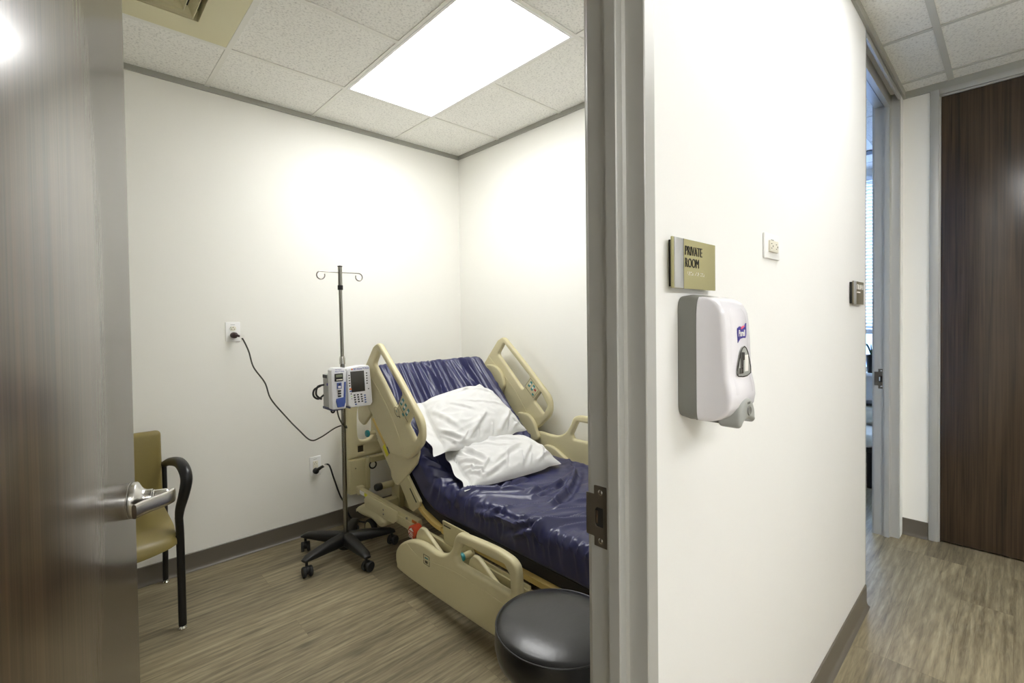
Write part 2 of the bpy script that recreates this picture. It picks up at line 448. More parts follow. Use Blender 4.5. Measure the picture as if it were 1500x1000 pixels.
box(b, XE + .075, XE + .115, -.72, .362, 0, 2.765)  # unseen backing behind the door, added to stop daylight leaking underneath
struct('wall_end', b, M['wall'])
b = B(); box(b, HX, XE + .115, HY - .1, HY, 0, 2.95); struct('wall_hall', b, M['wallh'])  # hall widened out of view to make room for the added fill panels
b = B(); box(b, HX - .1, HX, HY, WY, 0, 2.95); struct('wall_hall_end', b, M['wallh'])
# second room window wall
b = B()
wy0, wy1, wz0, wz1 = 0.70, 2.6, 0.865, 2.70
box(b, R2X, R2X + .12, WI, wy0, 0, 2.95); box(b, R2X, R2X + .12, wy1, YB, 0, 2.95)
box(b, R2X, R2X + .12, wy0, wy1, 0, wz0); box(b, R2X, R2X + .12, wy0, wy1, wz1, 2.95)
struct('wall_window', b, M['wall'])
wn = B()
for y in (wy0, wy1 - .04, 1.63): box(wn, R2X + .04, R2X + .09, y, y + .04, wz0, wz1)
for z in (wz0, wz1 - .04, 1.225): box(wn, R2X + .04, R2X + .09, wy0, wy1, z, z + .045)
w1 = struct('window_1', wn, M['frame'])
b = B(); box(b, R2X + .062, R2X + .066, wy0 + .02, wy1 - .02, wz0 + .02, wz1 - .02); obj('window_pane', b, M['glass'], w1)
b = B(); box(b, R2X - .09, R2X + .05, wy0 - .03, wy1 + .03, wz0 - .035, wz0 - .003, .004); obj('window_sill', b, M['white'], w1)
# window blind
t = thing('window_blind', (R2X - .03, 1.65, 1.26), 'white slatted blind hanging in the window of the far exam room', 'blind')
b = B(); box(b, R2X - .055, R2X - .005, wy0 + .01, wy1 - .01, 2.66, 2.70, .003); obj('head_rail', b, M['blind'], t)
b = B()
z = 1.29
while z < 2.65:
    box(b, R2X - .049, R2X - .012, wy0 + .015, wy1 - .015, z, z + .002, R=Matrix.Translation((R2X - .03, 0, z)) @ Matrix.Rotation(math.radians(38), 4, 'Y') @ Matrix.Translation((-R2X + .03, 0, -z)))
    z += 0.032
o = obj('slats', b, M['blind'], t); 
b = B(); box(b, R2X - .045, R2X - .02, wy0 + .015, wy1 - .015, 1.255, 1.272, .003); obj('bottom_rail', b, M['blind'], t)
b = B()
for y in (0.98, 1.65, 2.35): box(b, R2X - .031, R2X - .029, y, y + .003, 1.27, 2.67)
obj('ladder_cord', b, M['blind'], t)

# ceilings
VX, VY = 1.2324 - .6096 * 1.5, 2.6696 - .3048
b = B(); box(b, XLW, VX - .15, WI, YB, HZ, HZ + .02); box(b, VX + .15, XR, WI, YB, HZ, HZ + .02); box(b, VX - .15, VX + .15, WI, VY - .15, HZ, HZ + .02); box(b, VX - .15, VX + .15, VY + .15, YB, HZ, HZ + .02); struct('ceiling', b, M['ceil'])
b = B(); box(b, HX, XE, HY, WY, HC, HC + .02); struct('ceiling_hall', b, M['ceilh'])
b = B(); box(b, XR + .115, R2X, WI, YB, HZ, HZ + .02); struct('ceiling_far_room', b, M['ceil'])
F2 = 0.6096
GX = 1.2324; GY = 2.6696
b = B()
for k in range(-4, 3):
    x = GX + k * F2
    if XLW < x < XR: box(b, x - .012, x + .012, WI, YB, HZ - .005, HZ - .0005)
for k in range(-3, 1):
    y = GY + k * F2
    if k == -1:
        box(b, XLW, GX, y - .012, y + .012, HZ - .0052, HZ - .0005); box(b, GX + F2, XR, y - .012, y + .012, HZ - .0052, HZ - .0005)
    elif WI < y < YB: box(b, XLW, XR, y - .012, y + .012, HZ - .0052, HZ - .0005)
struct('trim_1', b, M['tbar'])
b = B()
HGX = 3.1527; HGY = 0.267
for k in range(-10, 3):
    x = HGX + k * F2
    if k in (-2, -6):
        box(b, x - .012, x + .012, HGY, WY, HC - .005, HC - .0005); box(b, x - .012, x + .012, HY, HGY - F2, HC - .005, HC - .0005)
    elif HX < x < XE: box(b, x - .012, x + .012, HY, WY, HC - .005, HC - .0005)
for k in range(-6, 1):
    y = HGY + k * F2
    if HY < y < WY: box(b, HX, XE, y - .014, y + .014, HC - .0054, HC - .0005)
struct('trim_2', b, M['tbarh'])
b = B()
for k in range(0, 9):
    x = 2.9 + k * F2
    if x < R2X: box(b, x - .012, x + .012, WI, YB, HZ - .005, HZ - .0005)
for k in range(0, 5):
    y = .80 + k * F2
    box(b, XR + .115, R2X, y - .012, y + .012, HZ - .0052, HZ - .0005)
struct('trim_3', b, M['tbar'])
# perimeter ceiling angles
b = B(); h = .031
box(b, XLW, XR, YB - .010, YB, HZ - h, HZ); box(b, XR - .010, XR, WI, YB - .010, HZ - h, HZ)
box(b, XLW, XLW + .010, WI, YB, HZ - h, HZ); box(b, XLW + .01, XR - .01, WI, WI + .010, HZ - h, HZ)
struct('trim_4', b, M['angle'])
b = B(); h = .042
box(b, HX, XE - .012, WY - .012, WY, HC - h, HC); box(b, XE - .012, XE, HY, WY, HC - h, HC)
struct('trim_5', b, M['angle'])
# baseboards with a cove foot
def baseboard(name, p0, p1, nrm, h=.104):
    p0 = Vector(p0); p1 = Vector(p1); n = Vector(nrm); bm = B()
    prof = [(0, 0), (.020, 0), (.020, .002), (.0125, .006), (.008, .013), (.006, .024), (.006, h - .003), (.003, h), (0, h)]
    a = [bm.verts.new(Vector((p0.x, p0.y, 0)) + n * d + Vector((0, 0, z))) for d, z in prof]
    c = [bm.verts.new(Vector((p1.x, p1.y, 0)) + n * d + Vector((0, 0, z))) for d, z in prof]
    k = len(prof)
    for i in range(k): bm.faces.new((a[i], a[(i + 1) % k], c[(i + 1) % k], c[i]))
    bm.faces.new(a); bm.faces.new(c[::-1])
    return struct(name, bm, M['base'])
baseboard('baseboard_back', (XLW, YB), (XR, YB), (0, -1, 0))
baseboard('baseboard_right', (XR, WI), (XR, YB), (-1, 0, 0))
baseboard('baseboard_left', (XLW, WI), (XLW, YB), (1, 0, 0))
baseboard('baseboard_front', (0.853, WY), (2.818, WY), (0, -1, 0))
baseboard('baseboard_end', (XE, 0.364), (XE, WY), (-1, 0, 0))
baseboard('baseboard_window', (R2X, WI), (R2X, YB), (-1, 0, 0), .12)
# door frames (jamb profiles extruded up)
def jamb(bm, prof, z1):
    a = [bm.verts.new((x, y, 0)) for x, y in prof]; c = [bm.verts.new((x, y, z1)) for x, y in prof]; k = len(prof)
    for i in range(k): bm.faces.new((a[i], a[(i + 1) % k], c[(i + 1) % k], c[i]))
    bm.faces.new(a); bm.faces.new(c[::-1])
JP = [(.852, .488), (.852, .480), (.850, .478), (.816, .478), (.814, .480), (.814, .512), (.812, .518), (.806, .5225), (.788, .523), (.786, .525), (.786, .548), (.793, .548), (.793, .557), (.800, .557), (.800, .601), (.802, .603), (.806, .612), (.852, .612), (.852, .603), (.845, .603), (.845, .488)]
b = B()
jamb(b, JP, 2.775); jamb(b, [(.68 - x, y) for x, y in JP], 2.775)
box(b, -.134, .814, .478, .488, 2.735, 2.775); box(b, -.106, .786, .523, .603, 2.72, 2.775)
tr = struct('trim_6', b, M['frame'], angle=25)
b = B(); box(b, .7935, .8005, .5485, .5565, 0, 2.72); obj('door_seal', b, M['seal'], tr)
def strike(par, xf, s=1):
    bm = B(); zc = 1.0
    ol = [fillet([(.560, .937), (.592, .937), (.592, .956), (.612, .956), (.612, 1.044), (.592, 1.044), (.592, 1.063), (.560, 1.063)], .002, 3), [(.570, .978), (.570, 1.018), (.586, 1.018), (.590, 1.012), (.590, .984), (.586, .978)]]
    o = plate('strike_plate', ol, .004, .0008, 'X', xf, M['bronze'], par)
    o['label'] = 'dark bronze strike plate'
    bm = B(); box(bm, xf - .0008, xf + .0012, .570, .592, .976, 1.02); h = obj('latch_hole', bm, M['seal'], o)
    for z in (.950, 1.050):
        bm = B(); lathe(bm, [(0, .0035), (.004, .0032), (.0058, .002)], (xf, .576, z), (-1, 0, 0), 14); obj('screw', bm, M['steel'], o)
    bm = B(); box(bm, xf - .002, xf + .001, .582, .588, .985, 1.012); obj('latch_bolt_cup', bm, M['chrome'], o)
strike(tr, .7995)
# second doorway frame: same profile, far jamb at X=3.80
dx = 3.80 - .800
b = B()
jamb(b, [(x + dx, y + .012) for x, y in JP], 2.775); jamb(b, [(2.80 + 3.86 - (x + dx), y + .012) for x, y in JP], 2.775)
box(b, 2.846, 3.814, .490, .500, 2.735, 2.775); box(b, 2.87, 3.79, .535, .56, 2.70, 2.775); box(b, 2.86, 3.80, .569, .615, 2.715, 2.775)
tr2 = struct('trim_7', b, M['frame'], angle=25)
b = B(); box(b, 3.7935, 3.8005, .5605, .5685, 0, 2.72); obj('door_seal', b, M['seal'], tr2)
strike(tr2, 3.7995)
# end wall door 3
b = B(); 
box(b, XE - .012, XE + .05, .320, .362, 0, 2.768, .002); box(b, XE - .012, XE + .05, -.70, -.66, 0, 2.768, .002); box(b, XE - .012, XE + .05, -.66, .320, 2.735, 2.768, .002)
box(b, XE + .004, XE + .05, .312, .322, 0, 2.74); box(b, XE + .004, XE + .05, -.66, .32, 2.725, 2.738)
struct('trim_8', b, M['frame'])
b = B(); box(b, XE + .010, XE + .055, -.655, .311, .010, 2.724, .002); d3 = struct('door_2', b, M['wood'])
b = B(); cyl(b, (XE + .010, -.59, .985), (XE - .03, -.59, .985), .028); cyl(b, (XE - .03, -.59, .985), (XE - .045, -.59, .985), .010); box(b, XE - .055, XE - .043, -.60, -.48, .976, .994, .004); obj('door_handle', b, M['steel'], d3)

# open door leaf on the left
HP = Vector((-.12, .605, 0)); A = math.radians(15)
DD = Vector((math.sin(A), math.cos(A), 0)); NN = Vector((math.cos(A), -math.sin(A), 0))
DM = Matrix(((DD.x, NN.x, 0, HP.x), (DD.y, NN.y, 0, HP.y), (0, 0, 1, 0), (0, 0, 0, 1)))   # local: x along the leaf, y out of the face
def dobj(name, bm, m, parent=None, angle=40):
    bm.transform(DM); return obj(name, bm, m, parent, angle)
b = B(); box(b, 0, .914, -.045, 0, .010, 2.715, .0015); b.transform(DM); d1 = struct('door_1', b, M['wood'])
bs = .845; hz = .990
b = B(); lathe(b, [(0, 0), (.0415, 0), (.0415, .003), (.0405, .004)], (bs, 0, hz), (0, 1, 0), 48); h1 = dobj('rose_backplate', b, M['steel'], d1)
b = B(); lathe(b, [(.0415, .0045), (.0415, .0155), (.040, .0175), (.031, .0225), (.024, .028), (.021, .035), (.0205, .046), (.0195, .047)], (bs, 0, hz), (0, 1, 0), 48); dobj('handle_rose', b, M['steel'], d1)
b = B(); lathe(b, [(.0180, .0468), (.0180, .049), (.0170, .050), (.0165, .074), (.014, .078), (0, .078)], (bs, 0, hz), (0, 1, 0), 32); hub = dobj('handle_neck', b, M['chrome'], d1)
# lever: flat blade sweeping from the neck back toward the hinge
b = B()
path = cr([(bs + .018, .084, hz - .006), (bs + .006, .083, hz - .005), (bs - .020, .076, hz - .002), (bs - .055, .061, hz + .003), (bs - .095, .045, hz + .009), (bs - .130, .034, hz + .013)], 6)
hw = [.0165, .017, .017, .0155, .014, .0125, .0125]
rings = []
n = len(path)
for i, p in enumerate(path):
    f = i / (n - 1); w = .0175 * (1 - .12 * f); th = .0065 * (1 - .25 * f)
    tg = (path[min(i + 1, n - 1)] - path[max(i - 1, 0)]).normalized(); nr = Vector((0, 0, 1)).cross(tg).normalized()
    rings.append([b.verts.new(p + Vector((0, 0, 1)) * w * math.copysign(abs(math.sin(a)) ** .55, math.sin(a)) + nr * th * math.copysign(abs(math.cos(a)) ** .55, math.cos(a))) for a in [2 * PI * k / 20 for k in range(20)]])
for a_, c_ in zip(rings, rings[1:]):
    for k in range(20): b.faces.new((a_[k], a_[(k + 1) % 20], c_[(k + 1) % 20], c_[k]))
b.faces.new(rings[0]); b.faces.new(rings[-1][::-1])
dobj('lever_handle', b, M['steel'], d1)
b = B(); lathe(b, [(0, .0), (.0345, 0), (.033, .012), (.018, .02), (.016, .05), (0, .05)], (bs, -.045, hz), (0, -1, 0), 32); box(b, bs - .115, bs + .012, -.105, -.093, hz - .014, hz + .014, .004); dobj('inner_handle', b, M['steel'], d1)
b = B()
for z in (.25, 1.35, 2.45): cyl(b, (-.004, .004, z - .05), (-.004, .004, z + .05), .006)
dobj('hinge', b, M['steel'], d1)

# ------------------------------------------------------------------ ceiling things
def ceiling_light(x0, x1, y0, y1, z, label, lm):
    t = thing('ceiling_light', ((x0 + x1) / 2, (y0 + y1) / 2, z), label, 'ceiling light')
    g = .014
    b = B(); 
    box(b, x0, x1, y0, y0 + g, z - .007, z - .0005); box(b, x0, x1, y1 - g, y1, z - .007, z - .0005); box(b, x0, x0 + g, y0 + g, y1 - g, z - .007, z - .0005); box(b, x1 - g, x1, y0 + g, y1 - g, z - .007, z - .0005)
    obj('light_frame', b, M['white'], t)
    b = B(); box(b, x0 + g, x1 - g, y0 + g, y1 - g, z - .0045, z - .0015); obj('diffuser', b, lm, t)
ceiling_light(GX + .006, GX + F2 - .006, GY - 2 * F2 + .006, GY - .006, HZ, 'large bright rectangular ceiling light panel over the bed', M['lamp'])
for i, (kx, ky, lab) in enumerate(((-3, 0, 'ceiling light panel over the hallway beside the sign wall'), (-3, -3, 'added fill light panel out of view in the hallway, toward the dark wood door'), (-7, -3, 'added fill light panel out of view in the hallway, away from the dark wood door'))):
    ceiling_light(HGX + kx * F2 + .006, HGX + (kx + 2) * F2 - .006, HGY + (ky - 1) * F2 + .006, HGY + ky * F2 - .006, HC - .001, lab, M['lamph'] if ky == 0 else M['lampfill'])  # the far pair is added out of view to brighten the lower walls
# air diffuser in the tile left of the light
vx, vy = GX - F2 - F2 / 2, GY - F2 / 2
t = thing('ceiling_vent', (vx, vy, HZ), 'square cream air vent with nested louvres in the ceiling', 'ceiling vent')
b = B()
def sq_ring(bm, cx_, cy_, prof):
    rings = [[bm.verts.new((cx_ + sx * r, cy_ + sy * r, z)) for sx, sy in ((-1, -1), (1, -1), (1, 1), (-1, 1))] for r, z in prof]
    for a, c in zip(rings, rings[1:]):
        for k in range(4): bm.faces.new((a[k], a[(k + 1) % 4], c[(k + 1) % 4], c[k]))
sq_ring(b, vx, vy, [(.292, HZ - .001), (.292, HZ - .005), (.150, HZ - .005), (.1485, HZ + .045)])
obj('vent_panel', b, M['ventc'], t, 20)
for i, r in enumerate((.124, .082, .040)):
    b = B()
    sq_ring(b, vx, vy, [(r - .001, HZ - .012), (r + .001, HZ - .013), (r + .003, HZ - .011), (r + .003, HZ - .001), (max(r - .020, .001), HZ + .026), (max(r - .022, .0005), HZ + .026), (r - .002, HZ - .003), (r - .001, HZ - .012)])
    obj('louvre', b, M['ventc'], t, 20)
b = B(); box(b, vx - .155, vx + .155, vy - .155, vy + .155, HZ + .045, HZ + .048); obj('duct_back', b, M['slot'], t)
# slot vent in the far room
b = B(); box(b, 4.94, 5.06, .62, 1.9, HZ - .008, HZ - .0008, .002)
solo(obj('slot_vent', b, M['black']), 'dark narrow slot vent in the ceiling of the far room', 'ceiling vent')

# ------------------------------------------------------------------ outlets and cords
def receptacle_slots(par, xc, yf, zc, rot=0):
    for ox, oz, w, h in ((-.0065, -.004, .002, .008), (.0065, -.004, .002, .0065), (0, .007, .0045, .0045)):
        if rot: ox, oz, w, h = oz, -ox, h, w
        bm = B(); box(bm, xc + ox - w / 2, xc + ox + w / 2, yf - .0004, yf + .001, zc + oz - h / 2, zc + oz + h / 2); obj('slot', bm, M['slot'], par)
def wall_outlet(x0, x1, z0, z1, yw, label, style='round', rot=0, group=None):
    xc, zc = (x0 + x1) / 2, (z0 + z1) / 2
    t = thing('wall_outlet', (xc, yw, z0), label, 'outlet')
    b = B(); box(b, x0, x1, yw - .006, yw - .0005, z0, z1, .0025, 3); obj('cover_plate', b, M['white'], t)
    yf = yw - .008
    offs = ((0, .0195), (0, -.0195)) if not rot else ((-.0195, 0), (.0195, 0))
    if style == 'round':
        for ox, oz in offs:
            pts = [(xc + ox + .0165 * math.copysign(abs(math.cos(a)) ** .7, math.cos(a)), zc + oz + .0135 * math.copysign(abs(math.sin(a)) ** .8, math.sin(a))) for a in [2 * PI * k / 28 for k in range(28)]]
            o = plate('receptacle', [pts], .004, .001, 'Y', yw - .007, M['ivory'], t)
            receptacle_slots(o, xc + ox, yw - .009, zc + oz, rot)
    else:
        b = B()
        if rot: box(b, xc - .034, xc + .034, yw - .0115, yw - .005, zc - .0165, zc + .0165, .0015)
        else: box(b, xc - .0165, xc + .0165, yw - .0095, yw - .005, zc - .034, zc + .034, .0015)
        o = obj('receptacle', b, M['ivory'], t)
        for ox, oz in offs: receptacle_slots(o, xc + ox, yw - (.0115 if rot else .0095), zc + oz, rot)
    b = B(); 
    for k in range(6): box(b, xc - .012 + k * .004, xc - .0095 + k * .004, yw - .0064, yw - .0055, z1 - .018, z1 - .0155)
    obj('engraved_mark', b, M['dispg'], t)
    return t
o1 = wall_outlet(.690, .769, 1.297, 1.413, YB, 'white wall outlet high on the back wall with a plum plug in its lower socket')
b = B(); box(b, .717, .719, YB - .0094, YB - .0088, 1.378, 1.386); obj('green_mark', b, M['green'], o1)
wall_outlet(1.166, 1.240, .381, .508, YB, 'white wall outlet low behind the bed with a black round plug', 'square')
# hallway outlet with a sideways receptacle
t = wall_outlet(1.459, 1.583, 1.574, 1.646, WY, 'white outlet on the hallway wall right of the private room sign', 'square', 1)

t = thing('power_cord', (.737, YB, 1.33), 'thin dark cord hanging from the high outlet to the infusion pump', 'cord')
pts = [(.748, 3.118, 1.330), (.765, 3.112, 1.316), (.797, 3.11, 1.238), (.819, 3.10, 1.142), (.878, 3.09, 1.042), (.905, 3.07, .941), (.985, 3.04, .820), (1.037, 2.99, .744), (1.089, 2.94, .680), (1.132, 2.89, .698), (1.20, 2.83, .755), (1.232, 2.768, .776), (1.222, 2.718, .770), (1.19, 2.705, .80), (1.166, 2.70, .85), (1.155, 2.70, .913)]
b = B(); tube(b, cr(pts, 8), .0042, 8); obj('cable', b, M['cordg'], t)
b = B(); lathe(b, [(0, 0), (.017, .001), (.0185, .008), (.018, .024), (.014, .034), (.007, .040), (0, .041)], (.728, YB - .0085, 1.335), (.25, -1, -.05), 20); tube(b, cr([(.735, 3.135, 1.335), (.742, 3.12, 1.333), (.752, 3.117, 1.328)], 4), .0065, 10); p = obj('plug', b, M['plug'], t)
b = B(); box(b, .752, .776, 3.108, 3.110, 1.318, 1.338); obj('paper_tag', b, M['whitep'], t)
# loop of cord parked behind the pump
t2 = thing('power_cord', (1.20, YB, .41), 'black cord from the low outlet running down behind the bed', 'cord')
pts = [(1.232, 3.10, .452), (1.245, 3.095, .462), (1.268, 3.095, .447), (1.296, 3.10, .362), (1.347, 3.12, .223), (1.385, 3.125, .150), (1.42, 3.12, .05), (1.48, 3.08, .012), (1.56, 3.0, .010), (1.62, 2.95, .008)]
b = B(); tube(b, cr(pts, 8), .0055, 8); obj('cable', b, M['cord'], t2)
b = B(); lathe(b, [(0, 0), (.019, .001), (.0195, .010), (.018, .020), (.010, .026), (0, .027)], (1.200, YB - .0100, .415), (0, -1, 0), 22); tube(b, cr([(1.203, 3.148, .418), (1.212, 3.135, .43), (1.224, 3.115, .445), (1.232, 3.10, .452)], 4), .009, 10, radii=[.0125 - .0045 * i / 12 for i in range(13)]); obj('plug', b, M['black'], t2)
b = B(); tube(b, [(1.232, 3.10, .452), (1.238, 3.098, .457), (1.247, 3.095, .461)], .0072, 10); obj('white_collar', b, M['whitep'], t2)

# ------------------------------------------------------------------ chair (against the back wall)
t = thing('arm_chair', (.08, 2.86, 0), 'gold vinyl waiting chair with black frame half hidden by the open door', 'chair')
xr_, xl_ = .366, -.206; xm = (xr_ + xl_) / 2
# seat: pad with bowed front and waterfall edge
b = B()
nu, nv = 20, 20
def seat_pt(u, v, top):
    x = xl_ + .018 + (xr_ - xl_ - .036) * u
    e = 1 - (2 * u - 1) ** 2
    yf = 2.585 - .075 * e ** .7
    y = yf + (3.07 - yf) * v
    z = .470 + .018 * e * (1 - .3 * v)
    dr = max(0, (.22 - v) / .22)
    z -= .05 * dr * dr
    if not top: z = .392 + .012 * (1 - e)
    return (x, y, z)
tp = [[b.verts.new(seat_pt(i / nu, j / nv, True)) for j in range(nv + 1)] for i in range(nu + 1)]
bt = [[b.verts.new(seat_pt(i / nu, j / nv, False)) for j in range(nv + 1)] for i in range(nu + 1)]
for i in range(nu):
    for j in range(nv):
        b.faces.new((tp[i][j], tp[i + 1][j], tp[i + 1][j + 1], tp[i][j + 1])); b.faces.new((bt[i][j], bt[i][j + 1], bt[i + 1][j + 1], bt[i + 1][j]))
for i in range(nu):
    b.faces.new((tp[i][0], bt[i][0], bt[i + 1][0], tp[i + 1][0])); b.faces.new((tp[i][nv], tp[i + 1][nv], bt[i + 1][nv], bt[i][nv]))
for j in range(nv):
    b.faces.new((tp[0][j], tp[0][j + 1], bt[0][j + 1], bt[0][j])); b.faces.new((tp[nu][j], bt[nu][j], bt[nu][j + 1], tp[nu][j + 1]))
bmesh.ops.bevel(b, geom=[e for e in b.edges if e.calc_face_angle(0) > .9], offset=.012, segments=3, affect='EDGES')
obj('seat', b, M['goldv'], t, 60)
# backrest: padded panel leaning slightly back
b = B(); box(b, xl_ + .015, xr_ - .012, 3.055, 3.105, .515, .845, .022, 4)
bmesh.ops.subdivide_edges(b, edges=[e for e in b.edges if e.calc_length() > .2], cuts=8, use_grid_fill=True)
for v in b.verts:
    f = (v.co.x - xm) / .28
    if v.co.y < 3.08: v.co.y -= .012 * max(0, 1 - f * f) * max(0, 1 - ((v.co.z - .68) / .17) ** 2)
    v.co.y += .06 * (v.co.z - .515) - .02
obj('backrest', b, M['goldv'], t, 50)
for side, xx in ((1, xr_), (-1, xl_)):
    b = B(); tube(b, cr([(xx, 3.13, .018), (xx, 3.105, .25), (xx, 3.09, .45), (xx, 3.09, .60), (xx, 3.097, .668)], 6), .0135, 12); lg = obj('leg', b, M['blackm'], t)
    b = B(); lathe(b, [(0, 0), (.016, 0), (.017, .006), (.011, .012), (.007, .022), (0, .022)], (xx, 3.13, 0), seg=18); obj('foot_glide', b, M['chrome'], lg)
    b = B(); tube(b, cr([(xx - side * .002, 2.60, .018), (xx - side * .002, 2.603, .22), (xx - side * .003, 2.605, .44), (xx - side * .006, 2.605, .52)], 6), .0165, 12); lg = obj('leg', b, M['blackm'], t)
    b = B(); lathe(b, [(0, 0), (.016, 0), (.017, .006), (.011, .012), (.007, .022), (0, .022)], (xx - side * .002, 2.60, 0), seg=18); obj('foot_glide', b, M['chrome'], lg)
    ap = cr([(xx, 3.09, .655), (xx + side * .004, 2.94, .700), (xx + side * .008, 2.78, .735), (xx + side * .014, 2.672, .748), (xx + side * .020, 2.598, .730), (xx + side * .022, 2.572, .690), (xx + side * .012, 2.580, .625), (xx - side * .002, 2.598, .555), (xx - side * .006, 2.605, .500)], 8)
    nn_ = len(ap)
    b = B(); tube(b, ap, .018, 14, radii=[.0145 + .0105 * math.sin(PI * min(1, i / (nn_ - 1))) ** .8 for i in range(nn_)]); obj('armrest', b, M['blackm'], t)
b = B()
tube(b, [(xr_, 2.606, .425), (xl_, 2.606, .425)], .012); tube(b, [(xr_, 3.09, .42), (xl_, 3.09, .42)], .012)
for xx in (xr_, xl_): tube(b, [(xx * .94, 2.606, .405), (xx * .94, 3.09, .39)], .011)
obj('seat_frame', b, M['blackm'], t)

# ------------------------------------------------------------------ drip stand
PX, PY = 1.213, 2.74
t = thing('iv_pole', (PX, PY, 0), 'chrome drip stand on a black five-legged wheeled base beside the bed', 'iv pole')
b = B(); tube(b, [(PX, PY, .10), (PX, PY, 1.20)], .0135, 18); obj('lower_pole', b, M['polem'], t)
b = B(); tube(b, [(PX, PY, 1.18), (PX - .004, PY, 1.60)], .0105, 18); tube(b, [(PX - .004, PY, 1.61), (PX - .004, PY, 1.738)], .0125, 18); obj('upper_pole', b, M['polem'], t)
b = B(); lathe(b, [(.011, 0), (.0155, .002), (.0155, .028), (.011, .030)], (PX - .004, PY, 1.596), seg=22); obj('black_collar', b, M['black'], t)
b = B(); lathe(b, [(.0130, 0), (.0140, .002), (.0140, .006), (0, .009)], (PX - .004, PY, 1.734), seg=22); obj('pole_cap', b, M['rubber'], t)
b = B(); lathe(b, [(.0140, 0), (.0175, .004), (.0175, .035), (.0135, .05)], (PX, PY, 1.15), seg=22); obj('pole_joint', b, M['steel'], t)
hkz = 1.702
def hook(bm, s):
    pts = [(PX - .004, PY, hkz), (PX - .004 + s * .115, PY, hkz)]
    cx_ = PX - .004 + s * .118
    for k in range(15):
        a = PI / 2 - s * 0 - k / 14 * 1.62 * PI
        pts.append((cx_ + s * .023 * math.cos(a), PY - .0005 * k, hkz - .023 + .023 * math.sin(a)))
    tube(bm, pts, .0036, 10)
b = B(); hook(b, 1); hook(b, -1); obj('hook_bar', b, M['polem'], t)
b = B(); lathe(b, [(0, .045), (.042, .045), (.046, .06), (.044, .105), (.034, .122), (.020, .132), (.014, .136), (0, .136)], (PX, PY, 0), seg=30)
angs = [-91, -19, 53, 125, 197]
for a in angs:
    a = math.radians(a); c, s = math.cos(a), math.sin(a); u = Vector((c, s, 0)); w = Vector((-s, c, 0))
    rings = []
    for k in range(11):
        f = k / 10; rr = .02 + .275 * f
        zt = .134 - .030 * f ** 1.8; zb = .062 + .020 * f if f < .92 else .082
        hw_ = .036 - .011 * f
        if k == 10: zt -= .010; hw_ *= .75
        cpos = Vector((PX, PY, 0)) + u * rr
        ring = []
        for q in range(16):
            th = 2 * PI * q / 16
            ring.append(b.verts.new(cpos + w * hw_ * math.copysign(abs(math.cos(th)) ** .6, math.cos(th)) + Vector((0, 0, (zt + zb) / 2 + (zt - zb) / 2 * math.copysign(abs(math.sin(th)) ** .6, math.sin(th))))))
        rings.append(ring)
    for r0, r1 in zip(rings, rings[1:]):
        for q in range(16): b.faces.new((r0[q], r0[(q + 1) % 16], r1[(q + 1) % 16], r1[q]))
    b.faces.new(rings[0]); b.faces.new(rings[-1][::-1])
obj('wheeled_base', b, M['black'], t, 50)
for i, a in enumerate(angs):
    a = math.radians(a); p = Vector((PX + .275 * math.cos(a), PY + .275 * math.sin(a), 0))
    sa = a + [1.9, .8, 1.3, 2.2, 1.2][i]; u = Vector((math.cos(sa), math.sin(sa), 0)); ax = Vector((-u.y, u.x, 0))
    b = B(); cyl(b, p + Vector((0, 0, .05)), p + Vector((0, 0, .084)), .008); c0 = p + u * .012
    lathe(b, [(0, -.012), (.019, -.011), (.023, -.006), (.023, .006), (.019, .011), (0, .012)], c0 + Vector((0, 0, .038)), ax, 20)
    cs = obj('caster', b, M['black'], t)
    for sd in (-1, 1):
        b = B(); lathe(b, [(.006, 0), (.026, .001), (.029, .004), (.029, .014), (.026, .018), (.012, .0185), (0, .017)], c0 + Vector((0, 0, .029)) + ax * sd * .008, ax * sd, 24); obj('wheel', b, M['rubber'], cs)

# ------------------------------------------------------------------ infusion pump clamped to the pole
FY = 2.575
t = thing('infusion_pump', (1.19, 2.64, .90), 'white and grey infusion pump with dark screen clamped to the drip stand', 'infusion pump')
# control unit (right): slightly barrel-sided front
b = plate_mesh([fillet([(1.172, .930), (1.188, .914), (1.308, .912), (1.322, .930), (1.308, 1.135), (1.300, 1.149), (1.245, 1.152), (1.178, 1.142), (1.166, 1.125)], .010, 4)], .060, .006, 'Y', FY + .030)
cu = obj('control_unit', b, M['pumpw'], t)
b = B(); box(b, 1.178, 1.320, FY + .055, FY + .13, .915, 1.135, .008); obj('rear_case', b, M['pumpg'], t)
sk = Matrix(((1, 0, -.045, .045 * 1.06), (0, 1, 0, 0), (0, 0, 1, 0), (0, 0, 0, 1)))
b = B(); box(b, 1.188, 1.272, FY - .0015, FY + .002, 1.001, 1.121, .0008); b.transform(sk); obj('screen', b, M['screen'], cu)
b = B()
def key(km, x, z, w=.0085, h=.006, name='key'):
    bm = B(); box(bm, x - w / 2, x + w / 2, FY - .0022, FY + .001, z - h / 2, z + h / 2, .0006, 1); bm.transform(sk)
    return obj(name, bm, km, cu)
b.free()
KM = M['key']
for k in range(5):
    key(KM, 1.180, 1.100 - k * .015); key(KM, 1.287, 1.105 - k * .015)
for r_ in range(4):
    for c_ in range(3): key(KM, 1.205 + c_ * .021 + r_ * .0012, .984 - r_ * .0135, .0105, .0075)
key(KM, 1.294, 1.012, .006, .006); key(KM, 1.186, .993, .006, .006); key(KM, 1.188, .965, .005, .003)
for r_ in range(1, 5): key(M['keyb'], 1.268 + r_ * .0006, .990 - r_ * .0135, .0105, .0075)
key(M['keyb'], 1.2105, .930, .0105, .007); key(M['keyb'], 1.184, 1.008, .012, .007)
key(M['keyo'], 1.183, 1.021, .0125, .009)['label'] = 'orange key'
